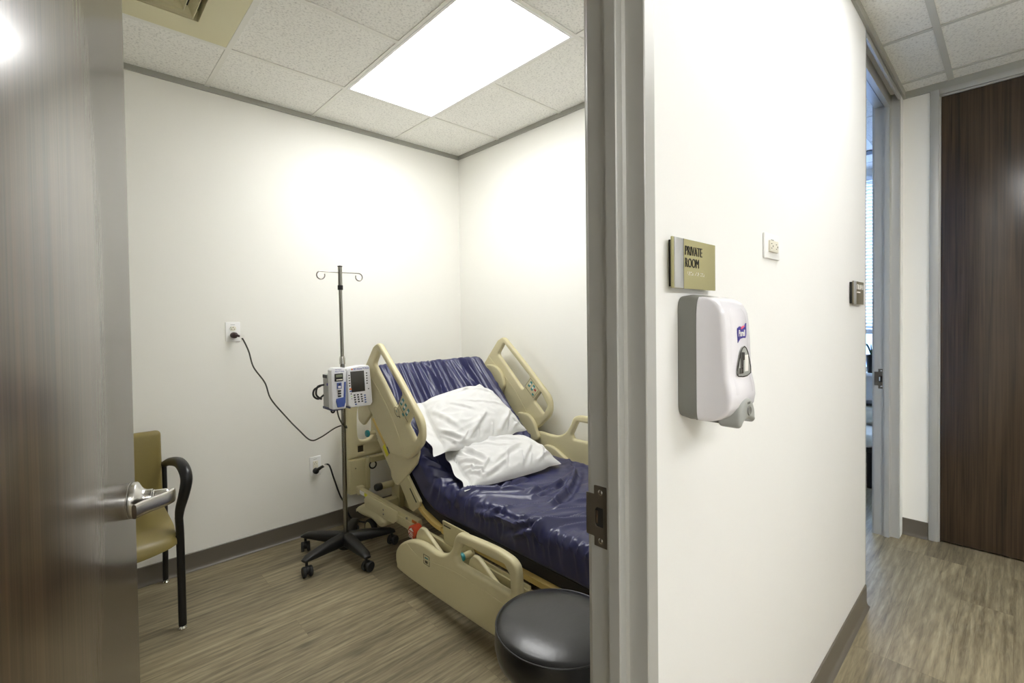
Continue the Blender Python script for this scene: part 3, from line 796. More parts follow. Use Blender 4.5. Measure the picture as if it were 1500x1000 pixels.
key(M['keyg'], 1.187, .979, .006, .004, 'status_light')['label'] = 'green status light'
b = text_bm('BD Alaris\u2122 PCU', .0135, onY(1.204, FY - .001, 1.129), .0004); obj('blue_lettering', b, M['btext'], cu)
b = B(); lathe(b, [(.0035, 0), (.0050, .0004), (0, .001)], (1.196, FY - .0004, 1.133), (0, -1, 0), 12); obj('orange_logo_dot', b, M['keyo'], cu)
# pump channel module (left)
b = plate_mesh([fillet([(1.080, .915), (1.160, .912), (1.164, 1.125), (1.150, 1.147), (1.090, 1.150), (1.076, 1.135)], .010, 4)], .050, .006, 'Y', FY + .030)
md = obj('pump_module', b, M['pumpw'], t)
b = plate_mesh([fillet([(1.074, 1.050), (1.128, 1.050), (1.128, 1.120), (1.074, 1.120)], .006)], .004, .001, 'Y', FY + .004); bmesh.ops.delete(b, geom=list(b.verts)); b.free()
b = B(); box(b, 1.086, 1.150, FY + .05, FY + .150, .918, 1.105, .006); obj('module_side_case', b, M['pumpg'], t)
b = B(); box(b, 1.095, 1.143, FY - .001, FY + .008, 1.072, 1.116, .002); lw = obj('display_bezel', b, M['black'], md)
b = B(); box(b, 1.101, 1.137, FY - .002, FY, 1.096, 1.110); obj('display', b, M['lcd'], lw)
b = B(); box(b, 1.103, 1.138, FY - .002, FY, 1.078, 1.084); obj('caution_strip', b, M['ivory'], lw)
b = plate_mesh([fillet([(1.103, .975), (1.146, .980), (1.150, 1.066), (1.158, 1.066), (1.154, .950), (1.146, .926), (1.108, .926), (1.100, .960)], .003)], .008, .001, 'Y', FY + .0015); obj('blue_door_latch', b, M['pumpb'], md)
b = B(); box(b, 1.107, 1.133, FY - .0025, FY + .004, 1.030, 1.064, .0015); obj('blue_key_surround', b, M['pumpb'], md)
b = B(); box(b, 1.112, 1.128, FY - .0035, FY, 1.034, 1.046, .001); obj('white_key', b, M['pumpw'], md)
for k in range(3):
    b = B(); box(b, 1.112, 1.129, FY - .003, FY + .004, 1.013 - k * .0145, 1.022 - k * .0145, .001); obj('key', b, M['key'], md)
b = B(); box(b, 1.115, 1.125, FY - .0035, FY, 1.050, 1.060); obj('key', b, M['key'], md)
b = text_bm('Alaris\u2122 Pump', .009, onY(1.098, FY + .0045, 1.124), .0004); merge(b, text_bm('Alaris System', .0065, onY(1.100, FY + .0045, 1.136), .0004)); obj('blue_lettering', b, M['btext'], md)
b = B(); lathe(b, [(0, .001), (.007, .0008), (.0085, 0)], (1.0855, FY + .085, 1.05), (-1, 0, 0), 18); obj('blue_round_sticker', b, M['flag'], t)
b = B(); box(b, 1.084, 1.087, FY + .09, FY + .145, 1.085, 1.103); obj('side_slot', b, M['black'], t)
b = B(); box(b, 1.082, 1.150, FY + .02, FY + .150, .905, .920, .004); box(b, 1.18, 1.19, FY + .01, FY + .08, .908, .918, .002); obj('navy_base_strip', b, M['pumpd'], t)
b = B(); box(b, 1.150, 1.182, FY + .012, FY + .10, .93, 1.135, .004); obj('module_link', b, M['pumpg'], t)
b = B(); box(b, 1.180, 1.246, FY + .12, PY + .022, .985, 1.045, .006); lathe(b, [(0, 0), (.02, 0), (.023, .006), (.02, .03), (0, .032)], (1.262, PY, 1.015), (1, 0, 0), 18); cyl(b, (1.240, PY, 1.015), (1.265, PY, 1.015), .007); obj('pole_clamp', b, M['pumpg'], t)
b = B()
tube(b, cr([(1.07, 2.71, 1.04), (1.035, 2.72, 1.02), (1.03, 2.72, .985), (1.055, 2.715, .965), (1.085, 2.71, .985)], 8), .0055, 8)
obj('coiled_lead', b, M['cord'], t); b = B()
tube(b, cr([(1.085, 2.70, 1.045), (1.05, 2.71, 1.035), (1.042, 2.71, .99), (1.07, 2.705, .962)], 8), .0055, 8)
obj('coiled_lead', b, M['cord'], t); b = B()
tube(b, cr([(1.105, 2.66, .91), (1.108, 2.66, .89), (1.120, 2.66, .885), (1.128, 2.66, .90), (1.13, 2.66, .912)], 6), .005, 8)
obj('hanging_lead', b, M['cord'], t)

# ------------------------------------------------------------------ hospital bed
XC = 1.85
t = thing('hospital_bed', (XC, 1.9, 0), 'beige adjustable hospital bed with raised head and navy mattress in the corner', 'bed')
BED = t
A43 = math.radians(43.5)
# --- mattress
X0, X1 = 1.412, 2.268
Wd = X1 - X0
Y0 = .93; YBD = 2.085; ZT = .548; R_ = .18; TH = .160
tl = R_ * math.tan(A43 / 2); L1 = YBD - tl - Y0; LA = R_ * A43; L2 = .865 - tl; LT = L1 + LA + L2
SB = L1 + LA / 2
def path_at(s):
    if s < L1: return np.array([Y0 + s, ZT]), np.array([0., 1.])
    if s < L1 + LA:
        a = (s - L1) / R_
        return np.array([YBD - tl + R_ * math.sin(a), ZT + R_ * (1 - math.cos(a))]), np.array([-math.sin(a), math.cos(a)])
    d = s - L1 - LA
    p = np.array([YBD - tl + R_ * math.sin(A43), ZT + R_ * (1 - math.cos(A43))])
    return p + d * np.array([math.cos(A43), math.sin(A43)]), np.array([-math.sin(A43), math.cos(A43)])
folds = []   # (polyline in (x,s), amplitude, width)
def sY(y): return y - Y0
for pl, a, w in (
    ([(1.347, 1.902), (1.532, 1.815), (1.669, 1.665)], .016, .016), ([(1.36, 1.744), (1.40, 1.631), (1.491, 1.563)], .012, .015),
    ([(1.36, 1.682), (1.391, 1.571), (1.394, 1.463), (1.454, 1.384), (1.606, 1.296), (1.718, 1.272)], .014, .014),
    ([(1.30, 1.564), (1.36, 1.439), (1.40, 1.369), (1.45, 1.340), (1.561, 1.299), (1.70, 1.22)], .014, .014),
    ([(2.137, 1.71), (1.917, 1.564), (1.744, 1.485), (1.63, 1.45)], .020, .020), ([(1.38, 1.349), (1.43, 1.337), (1.50, 1.30), (1.68, 1.17), (1.9, 1.05)], .020, .022),
    ([(1.35, 1.316), (1.41, 1.348)], .010, .010), ([(1.38, 1.232), (1.43, 1.24)], .008, .008), ([(1.38, 1.20), (1.44, 1.205)], .008, .008), ([(1.38, 1.17), (1.45, 1.165)], .008, .009), ([(1.38, 1.13), (1.45, 1.12)], .008, .008), ([(1.38, 1.09), (1.44, 1.07)], .009, .009),
    ([(1.816, 1.789), (1.567, 1.767)], .014, .014), ([(1.913, 1.599), (1.652, 1.628)], .012, .016), ([(2.02, 1.66), (1.78, 1.58), (1.60, 1.56)], .008, .014),
    ([(1.354, 1.949), (1.41, 1.978), (1.504, 1.943)], .014, .014), ([(1.40, 1.80), (1.50, 1.74), (1.60, 1.60), (1.70, 1.50)], .012, .018),
    ([(2.25, 1.60), (2.05, 1.52), (1.85, 1.40)], .010, .02), ([(2.25, 1.85), (2.12, 1.74), (2.05, 1.62)], .010, .014), ([(1.60, 1.42), (1.75, 1.38), (1.95, 1.30)], .009, .016),
    ([(1.75, 1.20), (1.95, 1.28), (2.1, 1.4)], .010, .02), ([(1.5, 1.18), (1.7, 1.06), (1.8, .96)], .012, .018)):
    folds.append(([(x, sY(y)) for x, y in pl], a * 1.35, w * .95))
for pl, a, w in (([(1.36, 1.88), (1.50, 1.83), (1.72, 1.62), (1.86, 1.42)], .010, .010), ([(1.34, 1.60), (1.55, 1.52), (1.78, 1.36), (2.0, 1.2)], .010, .010), ([(1.36, 1.47), (1.52, 1.43), (1.70, 1.33), (1.92, 1.16)], .010, .009), ([(1.62, 1.80), (1.80, 1.70), (2.0, 1.50)], .008, .009), ([(2.24, 1.75), (2.14, 1.60), (1.98, 1.42), (1.78, 1.30)], .012, .010), ([(1.36, 1.26), (1.50, 1.25), (1.72, 1.10)], .010, .010)):
    folds.append(([(x, sY(y)) for x, y in pl], a, w))
rnd = random.Random(23)
for i in range(26):      # short puckers where the cover turns down the left side
    y = 1.02 + i * .042 + rnd.uniform(-.012, .012)
    folds.append(([(X0 - .13, sY(y + rnd.uniform(-.03, .03))), (X0 - .02, sY(y)), (X0 + rnd.uniform(.03, .10), sY(y + rnd.uniform(-.02, .05)))], rnd.uniform(.002, .006), rnd.uniform(.009, .016)))
rnd = random.Random(11)
for i in range(30):        # gathers falling from the top edge of the raised head
    x = X0 + .03 + i * (Wd - .05) / 29 + rnd.uniform(-.012, .012)
    h1 = rnd.uniform(.34, .62); dr = rnd.uniform(-.05, .02) + (x - XC) * .10
    folds.append(([(x, LT + .02), (x + dr * .4, LT - h1 * .5), (x + dr, LT - h1)], rnd.uniform(.010, .020), rnd.uniform(.009, .017)))
for (x0_, h0, x1_, h1, a, w) in ((1.43, .28, 1.52, .03, .016, .015), (1.48, .32, 1.50, .10, .014, .014), (1.42, .17, 1.50, .06, .016, .013), (1.41, .10, 1.56, -.02, .016, .014), (1.40, .40, 1.47, .22, .014, .013), (2.26, .30, 2.16, .05, .012, .016), (2.26, .45, 2.20, .18, .012, .014), (2.26, .14, 2.12, -.03, .012, .014), (2.26, .60, 2.22, .36, .010, .012), (1.45, .20, 1.58, .13, .010, .012), (1.41, .02, 1.53, -.07, .014, .013), (1.44, .46, 1.46, .30, .012, .011)):
    folds.append(([(x0_, SB + h0), ((x0_ + x1_) / 2 - .01, SB + (h0 + h1) / 2 + .01), (x1_, SB + h1)], a, w))
NS, NT_, NSD = 330, 140, 26
ss = np.linspace(0, LT, NS)
prof = []   # (x, depth below top, outward normal nx,nn)
rc = .045
for k in range(NT_ + 1):
    prof.append((X0 + rc + (Wd - 2 * rc) * k / NT_, 0, 0, 1))
for k in range(1, 9):
    a = k / 8 * PI / 2; prof.append((X1 - rc + rc * math.sin(a), rc - rc * math.cos(a), math.sin(a), math.cos(a)))
for k in range(1, NSD + 1):
    prof.append((X1, rc + (TH - rc - .02) * k / NSD, 1, 0))
for k in range(1, 5):
    a = k / 4 * PI / 2; prof.append((X1 - .02 + .02 * math.cos(a), TH - .02 + .02 * math.sin(a), math.cos(a), -math.sin(a)))
for k in range(1, 8):
    prof.append((X1 - .02 - (Wd - .04) * k / 8, TH, 0, -1))
for k in range(0, 5):
    a = k / 4 * PI / 2; prof.append((X0 + .02 - .02 * math.sin(a), TH - .02 + .02 * math.cos(a), -math.sin(a), -math.cos(a)))
for k in range(1, NSD + 1):
    prof.append((X0, TH - .02 - (TH - rc - .02) * k / NSD, -1, 0))
for k in range(1, 8):
    a = k / 8 * PI / 2; prof.append((X0 + rc - rc * math.cos(a), rc - rc * math.sin(a), -math.cos(a), math.sin(a)))
PR = np.array(prof); NP = len(prof)
XX = np.repeat(PR[None, :, 0], NS, 0); DD_ = np.repeat(PR[None, :, 1], NS, 0); SS = np.repeat(ss[:, None], NP, 1)
# unrolled lateral coordinate so that folds continue down the side
UX = XX.copy(); UX = np.where((PR[None, :, 0] < XC), XX - DD_ * .9, XX + DD_ * .9)
disp = np.zeros((NS, NP))
def seg_dist(px, py, a, b):
    ax, ay = a; bx, by = b; vx_, vy_ = bx - ax, by - ay; l2 = vx_ * vx_ + vy_ * vy_ + 1e-12
    tt = np.clip(((px - ax) * vx_ + (py - ay) * vy_) / l2, 0, 1)
    dx_, dy_ = px - ax - tt * vx_, py - ay - tt * vy_
    return np.hypot(dx_, dy_), tt, np.sign(vx_ * dy_ - vy_ * dx_)
for pl, a, w in folds:
    sm = [(v.x, v.y) for v in cr([(q[0], q[1], 0) for q in pl], 5)]
    best = np.full(disp.shape, 9.0); par = np.zeros(disp.shape); sgn = np.zeros(disp.shape)
    n_ = len(sm) - 1
    for k in range(n_):
        d, tt, sg = seg_dist(UX, SS, sm[k], sm[k + 1])
        mk = d < best; best[mk] = d[mk]; par[mk] = ((k + tt) / n_)[mk]; sgn[mk] = sg[mk]
    tp_ = np.clip(np.minimum(par, 1 - par) * 5, 0, 1) ** .7
    if pl[0][1] > LT: tp_ = np.clip((1 - par) * 3, 0, 1) ** .8
    sd = best * sgn
    disp += a * tp_ * (np.exp(-(np.where(sd > 0, sd / (w * .55), sd / (w * 1.3))) ** 2) - .55 * np.exp(-((sd - 1.5 * w) / w) ** 2))
nz = np.zeros(disp.shape)
for i in range(NS):
    for j in range(NP):
        if DD_[i, j] < TH - .01:
            nz[i, j] = noise.noise((UX[i, j] * 7, SS[i, j] * 4, 1.3)) * .006 + noise.noise((UX[i, j] * 18 + SS[i, j] * 9, SS[i, j] * 13, 4.7)) * .0028
disp = disp + nz
fade = np.clip((TH - DD_) / TH * 1.6, 0, 1); fade = np.where(DD_ >= TH - .001, 0, fade)
disp *= fade
disp *= (0.35 + 0.65 * np.clip((LT - SS) / .05, 0, 1)) * (0.4 + 0.6 * np.clip(SS / .04, 0, 1))
# sag towards the hips
co = np.zeros((NS, NP, 3))
for i, s in enumerate(ss):
    p, n_ = path_at(s)
    e = min(s, LT - s); e_in = .03 * max(0, 1 - e / .03) ** 2
    x = PR[:, 0] + np.where(PR[:, 0] > XC, -1, 1) * e_in * .6
    dep = PR[:, 1] * (1 - 2 * e_in * 1.2 / TH * .5) + e_in * .6
    off = -dep + disp[i] * PR[:, 3]
    x = x + disp[i] * PR[:, 2]
    co[i, :, 0] = x; co[i, :, 1] = p[0] + n_[0] * off; co[i, :, 2] = p[1] + n_[1] * off
verts = co.reshape(-1, 3).tolist(); faces = []
for i in range(NS - 1):
    for j in range(NP):
        k = (j + 1) % NP
        faces.append((i * NP + j, (i + 1) * NP + j, (i + 1) * NP + k, i * NP + k))
faces.append(tuple(range(NP))); faces.append(tuple(range((NS - 1) * NP + NP - 1, (NS - 1) * NP - 1, -1)))
me = bpy.data.meshes.new('mattress'); me.from_pydata(verts, [], faces); me.update()
o = mesh_obj('mattress', me, M['navy'], BED, 85); o['label'] = 'wrinkled navy vinyl mattress'
# dark base layer under the cover
def deck_bm(s0, s1, x0, x1, d0, d1, n=24):
    bm = B(); rows = []
    for k in range(n + 1):
        s = s0 + (s1 - s0) * k / n; p, nn_ = path_at(s)
        rows.append([bm.verts.new((x, p[0] - nn_[0] * d, p[1] - nn_[1] * d)) for x, d in ((x0, d0), (x1, d0), (x1, d1), (x0, d1))])
    for a, c in zip(rows, rows[1:]):
        for q in range(4): bm.faces.new((a[q], a[(q + 1) % 4], c[(q + 1) % 4], c[q]))
    bm.faces.new(rows[0]); bm.faces.new(rows[-1][::-1])
    return bm
o = obj('mattress_base', deck_bm(.01, LT - .02, X0 + .012, X1 - .012, TH + .001, TH + .052), M['navyd'], BED)
# deck pans
b = deck_bm(L1 + LA + .06, LT - .03, 1.405, 2.295, TH + .053, TH + .080); obj('head_deck', b, M['beiged'], BED)
b = deck_bm(.02, L1 - .01, 1.398, 2.302, TH + .053, TH + .078)
obj('seat_deck', b, M['gold'], BED)
b = deck_bm(L1, L1 + LA + .05, 1.402, 2.298, TH + .053, TH + .075); obj('hinge_deck', b, M['gold'], BED)

# --- side frames
def rail_box(name, x0, x1, y0, y1, z0, z1, m=None, bev=.003):
    b = B(); box(b, x0, x1, y0, y1, z0, z1, bev); return obj(name, b, m or M['beiged'], BED)
for s in (-1, 1):
    xa = XC + s * .468; xb = XC + s * .432
    lo, hi = min(xa, xb), max(xa, xb)
    u = rail_box('upper_rail', XC + s * .440 - .017, XC + s * .440 + .017, 2.225, 2.955, .271, .306)
    u2 = rail_box('lower_rail', XC + s * .459 - .010, XC + s * .459 + .010, .90, 2.80, .238, .284)
# rail end cap and hardware (visible side)
rail_box('rail_end_cap', 1.387, 1.433, 2.92, 2.962, .262, .316, M['beige'], .006)
b = B(); box(b, 1.3915, 1.394, 2.85, 2.915, .277, .300); o = obj('white_sticker', b, M['whitep'], BED)
b = B(); box(b, 1.3915, 1.394, 2.81, 2.85, .277, .297); o = obj('amber_sticker', b, M['yellow'], BED)
plate('cover_plate', [fillet([(2.764, .312), (2.403, .312), (2.405, .262), (2.449, .228), (2.800, .226), (2.815, .275)], .010)], .006, .0015, 'X', 1.374, M['beige'], BED)
b = B()
for y, z in ((2.56, .278), (2.56, .252)): lathe(b, [(0, .004), (.005, .003), (.006, 0)], (1.371, y, z), (-1, 0, 0), 12); obj('bolt', b, M['steel'], BED); b = B()
lathe(b, [(0, .006), (.009, .005), (.010, 0)], (1.394, 2.33, .288), (-1, 0, 0), 16); obj('bolt', b, M['steel'], BED)
b = B(); box(b, 1.3915, 1.394, 2.228, 2.275, .272, .300); obj('amber_reflector', b, M['orange'], BED)
# caster covers
def caster_unit(xs, yc, sgn, name_cov='caster_cover'):
    bm = plate_mesh([[(v.x, v.y) for v in cr([(yc + sgn * q[0], q[1], 0) for q in ((.15, .175), (.135, .152), (.05, .150), (-.07, .162), (-.14, .150), (-.185, .150), (-.235, .195), (-.15, .245), (-.08, .262), (.0, .250), (.075, .218))], 5, True)]], .105, .028, 'X', xs)
    obj(name_cov, bm, M['beige'], BED, 60)
    b = B(); lathe(b, [(.015, -.018), (.058, -.017), (.062, -.010), (.062, .010), (.058, .017), (.015, .018)], (xs, yc + sgn * .03, .0625), (1, 0, 0), 32); w = obj('caster_wheel', b, M['rubber'], BED)
    b = B(); lathe(b, [(0, -.020), (.045, -.0185), (.045, .0185), (0, .020)], (xs, yc + sgn * .03, .0625), (1, 0, 0), 28); obj('wheel_hub', b, M['beiged'], w)
for xs in (1.425, 2.275):
    caster_unit(xs, 2.80, 1); caster_unit(xs, 1.06, -1)
# cross members and lift arms under the deck
b = B()
for y in (2.74, 2.05, 1.15): box(b, 1.40, 2.30, y - .03, y + .03, .19, .262, .004)
for x in (1.62, 2.08): box(b, x - .025, x + .025, 1.10, 2.80, .195, .25, .004)
for x in (1.60, 2.10): tube(b, [(x, 2.35, .20), (x, 2.62, .43)], .022, 14)
obj('base_frame', b, M['beiged'], BED)
b = B(); tube(b, [(1.475, 2.78, .338), (1.62, 2.78, .338)], .021, 16); box(b, 1.56, 1.60, 2.70, 2.80, .20, .355, .005); obj('lift_tube', b, M['beiged'], BED)
b = B(); lathe(b, [(0, 0), (.018, .001), (.0235, .008), (.0235, .04), (.021, .045)], (1.432, 2.78, .338), (1, 0, 0), 20); o = obj('black_tube_cap', b, M['black'], BED)

# --- headboard
hbx0, hbx1 = 1.345, 2.355
hole = lambda c: [(v.x, v.y) for v in cr([(c - .058, .80, 0), (c - .060, .66, 0), (c - .040, .612, 0), (c + .02, .606, 0), (c + .050, .640, 0), (c + .056, .72, 0), (c + .040, .82, 0), (c + .01, .862, 0), (c - .035, .858, 0)], 6, True)]
poc = [(1.418, .530), (1.455, .530), (1.455, .570), (1.418, .570)]
plate('headboard', [fillet([(hbx0, .492), (hbx1, .492), (hbx1, .86), (hbx1 - .07, .935), (hbx0 + .07, .935), (hbx0, .86)], [.01, .01, .05, .08, .08, .05], 8), hole(1.475), hole(2 * XC - 1.475), poc], .050, .014, 'Y', 3.0, M['beige'], BED)
b = B(); box(b, 1.414, 1.459, 2.985, 3.015, .526, .574, .002); obj('accessory_socket', b, M['dkprint'], BED)
b = B(); box(b, 1.345, 1.485, 2.955, 3.03, .262, .490, .010); box(b, 1.485 - .03, 1.485, 2.945, 2.99, .28, .49, .004); o = obj('headboard_post', b, M['beiged'], BED)
b = B(); box(b, 2.215, 2.355, 2.955, 3.03, .262, .490, .010); obj('headboard_post', b, M['beiged'], BED)
b = B(); lathe(b, [(0, .003), (.004, .002), (.005, 0)], (1.385, 2.955, .435), (0, -1, 0), 12); obj('screw', b, M['steel'], BED)
b = B(); box(b, 1.485, 2.215, 2.93, 2.975, .456, .494, .005); obj('head_crossbar', b, M['beiged'], BED)
b = B(); tube(b, [(1.502 + .024 * math.cos(2 * PI * k / 20), 2.940, .438 + .024 * math.sin(2 * PI * k / 20)) for k in range(20)], .005, 8, closed=True); obj('black_ring', b, M['black'], BED)
b = B(); tube(b, cr([(1.70, 2.96, .62), (1.76, 2.95, .58), (1.80, 2.95, .52)], 4), .03, 16); obj('pump_bulb', b, M['beige'], BED)
# --- footboard (mostly behind the door frame)
plate('footboard', [fillet([(hbx0 + .03, .30), (hbx1 - .03, .30), (hbx1 - .03, .60), (hbx1 - .10, .66), (hbx0 + .10, .66), (hbx0 + .03, .60)], .04, 8)], .045, .014, 'Y', .875, M['beige'], BED)

# --- head siderails (tilted with the head section)
HLo = fillet([(2.526, 1.285), (2.30, 1.095), (2.155, .962), (2.070, .885), (2.070, .775), (2.200, .660), (2.400, .650), (2.800, 1.010), (2.740, 1.085), (2.59, 1.255)], [.05, 0, .3, .10, .10, .12, .05, .06, .06, .05], 8)
HW1 = fillet([(2.522, 1.236), (2.586, 1.152), (2.332, .914), (2.262, 1.012)], .016, 5)
HW2 = fillet([(2.166, .920), (2.226, .848), (2.140, .768), (2.104, .832)], .014, 5)
def bead(bm, pts, x, r=.0022):
    tube(bm, cr([(x, y, z) for y, z in pts], 6), r, 8)
def head_rail(xc_, face):
    xf = xc_ + face * .0175
    def ex(bm):
        if face < 0: bead(bm, [(2.69, 1.135), (2.634, 1.090), (2.441, .935), (2.335, .815), (2.275, .730), (2.262, .676)], xf + .0005 * face)
    r = plate('head_siderail', [HLo, HW1, HW2], .035, .0125, 'X', xc_, M['beige'], BED, ex)
    return r, xf
hl, xf = head_rail(1.351, -1)
# the inner strip between window and rail edge carries the printed keypad
c43, s43 = math.cos(A43), math.sin(A43)
def rail_pt(o, a, c): # along the rail (down-slope) and across
    return (o[0] - a * c43 + c * s43 * -1 * -1, o[1] - a * s43 - c * c43)
def keypad(xf, face, par, teal, lines, redk=False):
    o0 = (2.262, .990)
    R3 = lambda y, z: Matrix.Translation((xf, y, z)) @ Matrix.Rotation(A43, 4, 'X')
    for k, (a, c) in enumerate(teal):
        y, z = o0[0] - a * c43 + c * s43, o0[1] - a * s43 - c * c43
        b = B(); box(b, -.0008, .0008, -.0095, .0095, -.0075, .0075, .0006, 1, R3(y, z)); obj('button', b, M['tealp'], par)['label'] = 'teal button'
    for k, (a, c) in enumerate(teal[:len(teal) // 3 * 3:3]):
        y, z = o0[0] - (a + .0) * c43 + (c + .016) * s43, o0[1] - a * s43 - (c + .016) * c43
        b = B(); lathe(b, [(0, .0013), (.0085, .0011), (.0095, 0)], (xf, y, z), (face, 0, 0), 16); obj('button_disc', b, M['whitep'], par)['label'] = 'pale button disc'
    b = B()
    for (a0, c0, a1, c1) in lines:
        p = [(xf + face * .0003, o0[0] - a * c43 + c * s43, o0[1] - a * s43 - c * c43) for a, c in ((a0, c0), (a1, c1))]
        tube(b, p, .0011, 6)
    obj('printed_outline', b, M['dkprint'], par)
    if redk:
        b = B()
        y, z = o0[0] - .082 * c43 + .012 * s43, o0[1] - .082 * s43 - .012 * c43
        box(b, -.0008, .0008, -.009, .009, -.007, .007, .0006, 1, R3(y, z)); obj('red_button', b, M['redp'], par)
tl_ = []
for k in range(3):
    for c in (.000, .032): tl_.append((.018 + k * .036, c))
    tl_.append((.018 + k * .036, .016))
tl_.append((.070, .060))
keypad(xf - .0003, -1, hl, tl_, [(-.006, -.014, -.006, .074), (-.006, .052, .128, .052)])
# round nurse-call symbol
b = B(); oo = (2.318, .905)
tube(b, [(xf - .0004, oo[0] + .030 * math.cos(q) * c43 + .020 * math.sin(q) * s43, oo[1] + .030 * math.cos(q) * s43 - .020 * math.sin(q) * c43) for q in [2 * PI * k / 24 for k in range(24)]], .0010, 6, closed=True); obj('call_symbol_ring', b, M['dkprint'], hl)
b = B(); tube(b, [(xf - .0004, oo[0] + .010 * c43, oo[1] + .010 * s43), (xf - .0004, oo[0] - .002 * c43, oo[1] - .004 * s43)], .0018, 6); obj('call_symbol_mark', b, M['tealp'], hl)
b = B(); tube(b, cr([(xf - .0004, oo[0] - .004, oo[1] - .026), (xf - .0004, oo[0] - .016, oo[1] - .024), (xf - .0004, oo[0] - .028, oo[1] - .022), (xf - .0004, oo[0] - .034, oo[1] - .030)], 4), .0024, 6); obj('printed_mark', b, M['dkprint'], hl)
hr, xf2 = head_rail(2.349, -1)
tl_ = []
for k in range(2):
    for c in (.000, .032): tl_.append((.024 + k * .034, c))
    tl_.append((.024 + k * .034, .016))
tl_.append((.088, .050))
keypad(xf2 - .0003, -1, hr, tl_, [(.000, -.016, .000, .064), (.000, .064, .105, .064), (.105, .064, .105, -.016), (.105, -.016, .0, -.016)], True)
# rail link arms
plate('siderail_link', [fillet([(2.70, .835), (2.69, .779), (2.675, .700), (2.495, .520), (2.490, .485), (2.450, .456), (2.412, .458), (2.349, .505), (2.215, .624), (2.185, .70), (2.226, .760)], [.02, .02, .02, .02, .02, .03, .03, .05, .05, .04, .02], 6)], .018, .007, 'X', 1.396, M['beige'], BED)
plate('siderail_pivot', [fillet([(2.653, .850), (2.775, .752), (2.842, .775), (2.850, .860), (2.749, .910)], .035, 6)], .022, .008, 'X', 1.366, M['beige'], BED)
b = B(); tube(b, [(1.392, 2.70, .80), (1.392, 2.55, .66)], .012, 10); o = obj('link_rod', b, M['gold'], BED)
b = B(); box(b, 1.3735, 1.376, -.034, .034, -.014, .014, 0, 1, Matrix.Translation((0, 2.528, .640)) @ Matrix.Rotation(A43 + .1, 4, 'X')); o = obj('yellow_sticker', b, M['yellow'], BED); o['label'] = 'yellow warning sticker'
b = B(); box(b, 1.3737, 1.376, -.022, .022, -.003, .003, 0, 1, Matrix.Translation((0, 2.498, .648)) @ Matrix.Rotation(A43 + .1, 4, 'X')); obj('blue_print_strip', b, M['pumpd'], BED)
b = text_bm('UNLOCK', .014, onXneg(1.3745, 2.66, .735, -A43 - .25), .0003); obj('printed_word', b, M['dkprint'], BED)
b = B(); lathe(b, [(.011, 0), (.011, .045)], (1.375, 2.655, .728), (-1, 0, 0), 18); obj('release_stub', b, M['beiged'], BED)
b = B(); lathe(b, [(0, .062), (.010, .062), (.020, .058), (.022, .050), (.019, .043), (.011, .040)], (1.375, 2.655, .728), (-1, 0, 0), 22); o = obj('release_knob', b, M['teal'], BED)
plate('head_deck_arm', [fillet([(2.420, .490), (2.335, .545), (2.195, .420), (2.210, .385), (2.262, .345), (2.300, .352)], .012)], .020, .004, 'X', 1.402, M['beiged'], BED)
b = B(); box(b, 1.3905, 1.3925, -.045, .045, -.004, .004, 0, 1, Matrix.Translation((0, 2.258, .440)) @ Matrix.Rotation(A43, 4, 'X')); obj('arm_slot', b, M['black'], BED)
plate('seat_bracket', [fillet([(1.972, .392), (1.760, .392), (1.728, .365), (1.728, .290), (1.955, .285)], .008)], .008, .002, 'X', 1.386, M['beiged'], BED)
b = B(); box(b, 1.3810, 1.3835, 1.90, 1.955, .368, .374); box(b, 1.3810, 1.3835, 1.742, 1.775, .352, .358); obj('bracket_slot', b, M['black'], BED)
# right hand lobes between mattress and far rail
for pts in ([(2.80, .98), (2.70, 1.06), (2.655, 1.075), (2.589, 1.068), (2.530, 1.03), (2.505, .984), (2.50, .92), (2.58, .86)], [(2.36, .74), (2.306, .760), (2.249, .752), (2.203, .712), (2.180, .664), (2.165, .60), (2.30, .58)]):
    plate('far_rail_pivot', [[(v.x, v.y) for v in cr([(p[0], p[1], 0) for p in pts], 5, True)]], .030, .009, 'X', 2.315, M['beige'], BED)
plate('far_rail_pivot', [[(v.x, v.y) for v in cr([(p[0], p[1], 0) for p in ((2.12, .50), (2.115, .568), (2.05, .578), (1.98, .552), (1.90, .50), (1.99, .46))], 5, True)]], .030, .009, 'X', 2.315, M['beige'], BED)

# --- foot siderails
K = .975
def scl(p): return (p[0] * K, CH - (CH - p[1]) * K)
FLo = [(2.290, .033), (2.325, .062), (2.333, .095), (2.325, .137), (2.284, .182), (2.225, .219), (2.150, .248), (2.06, .262), (1.95, .258), (1.891, .266), (1.838, .292), (1.804, .330), (1.788, .374), (1.768, .403), (1.728, .418), (1.53, .432), (1.43, .428), (1.382, .414), (1.360, .382), (1.354, .294), (1.352, .12), (1.372, .072), (1.41, .056), (1.60, .044), (2.00, .032)]
FLs = [scl((v.x, v.y)) for v in cr([(p[0], p[1], 0) for p in FLo], 5, True)]
FW = [scl(p) for p in [(v.x, v.y) for v in fillet([(1.743, .372), (1.778, .300), (1.765, .270), (1.405, .276), (1.408, .352), (1.440, .385)], .018, 5)]]
def ex(bm): bead(bm, [scl(p) for p in ((2.245, .205), (2.228, .222), (2.20, .205), (2.146 / K, .212), (2.062 / K, .186), (1.939 / K, .196), (1.765 / K, .222), (1.60, .226), (1.40, .215))][2:], 1.283, .0022)
fl = plate('foot_siderail', [FLs, FW], .040, .0145, 'X', 1.303, M['beige'], BED, ex)
b = B(); y0, y1, z0, z1 = 1.943, 1.993, .200, .246
for p in (((y0, z0), (y1, z0)), ((y1, z0), (y1, z1)), ((y1, z1), (y0, z1)), ((y0, z1), (y0, z0))): tube(b, [(1.2825, p[0][0], p[0][1]), (1.2825, p[1][0], p[1][1])], .0010, 6)
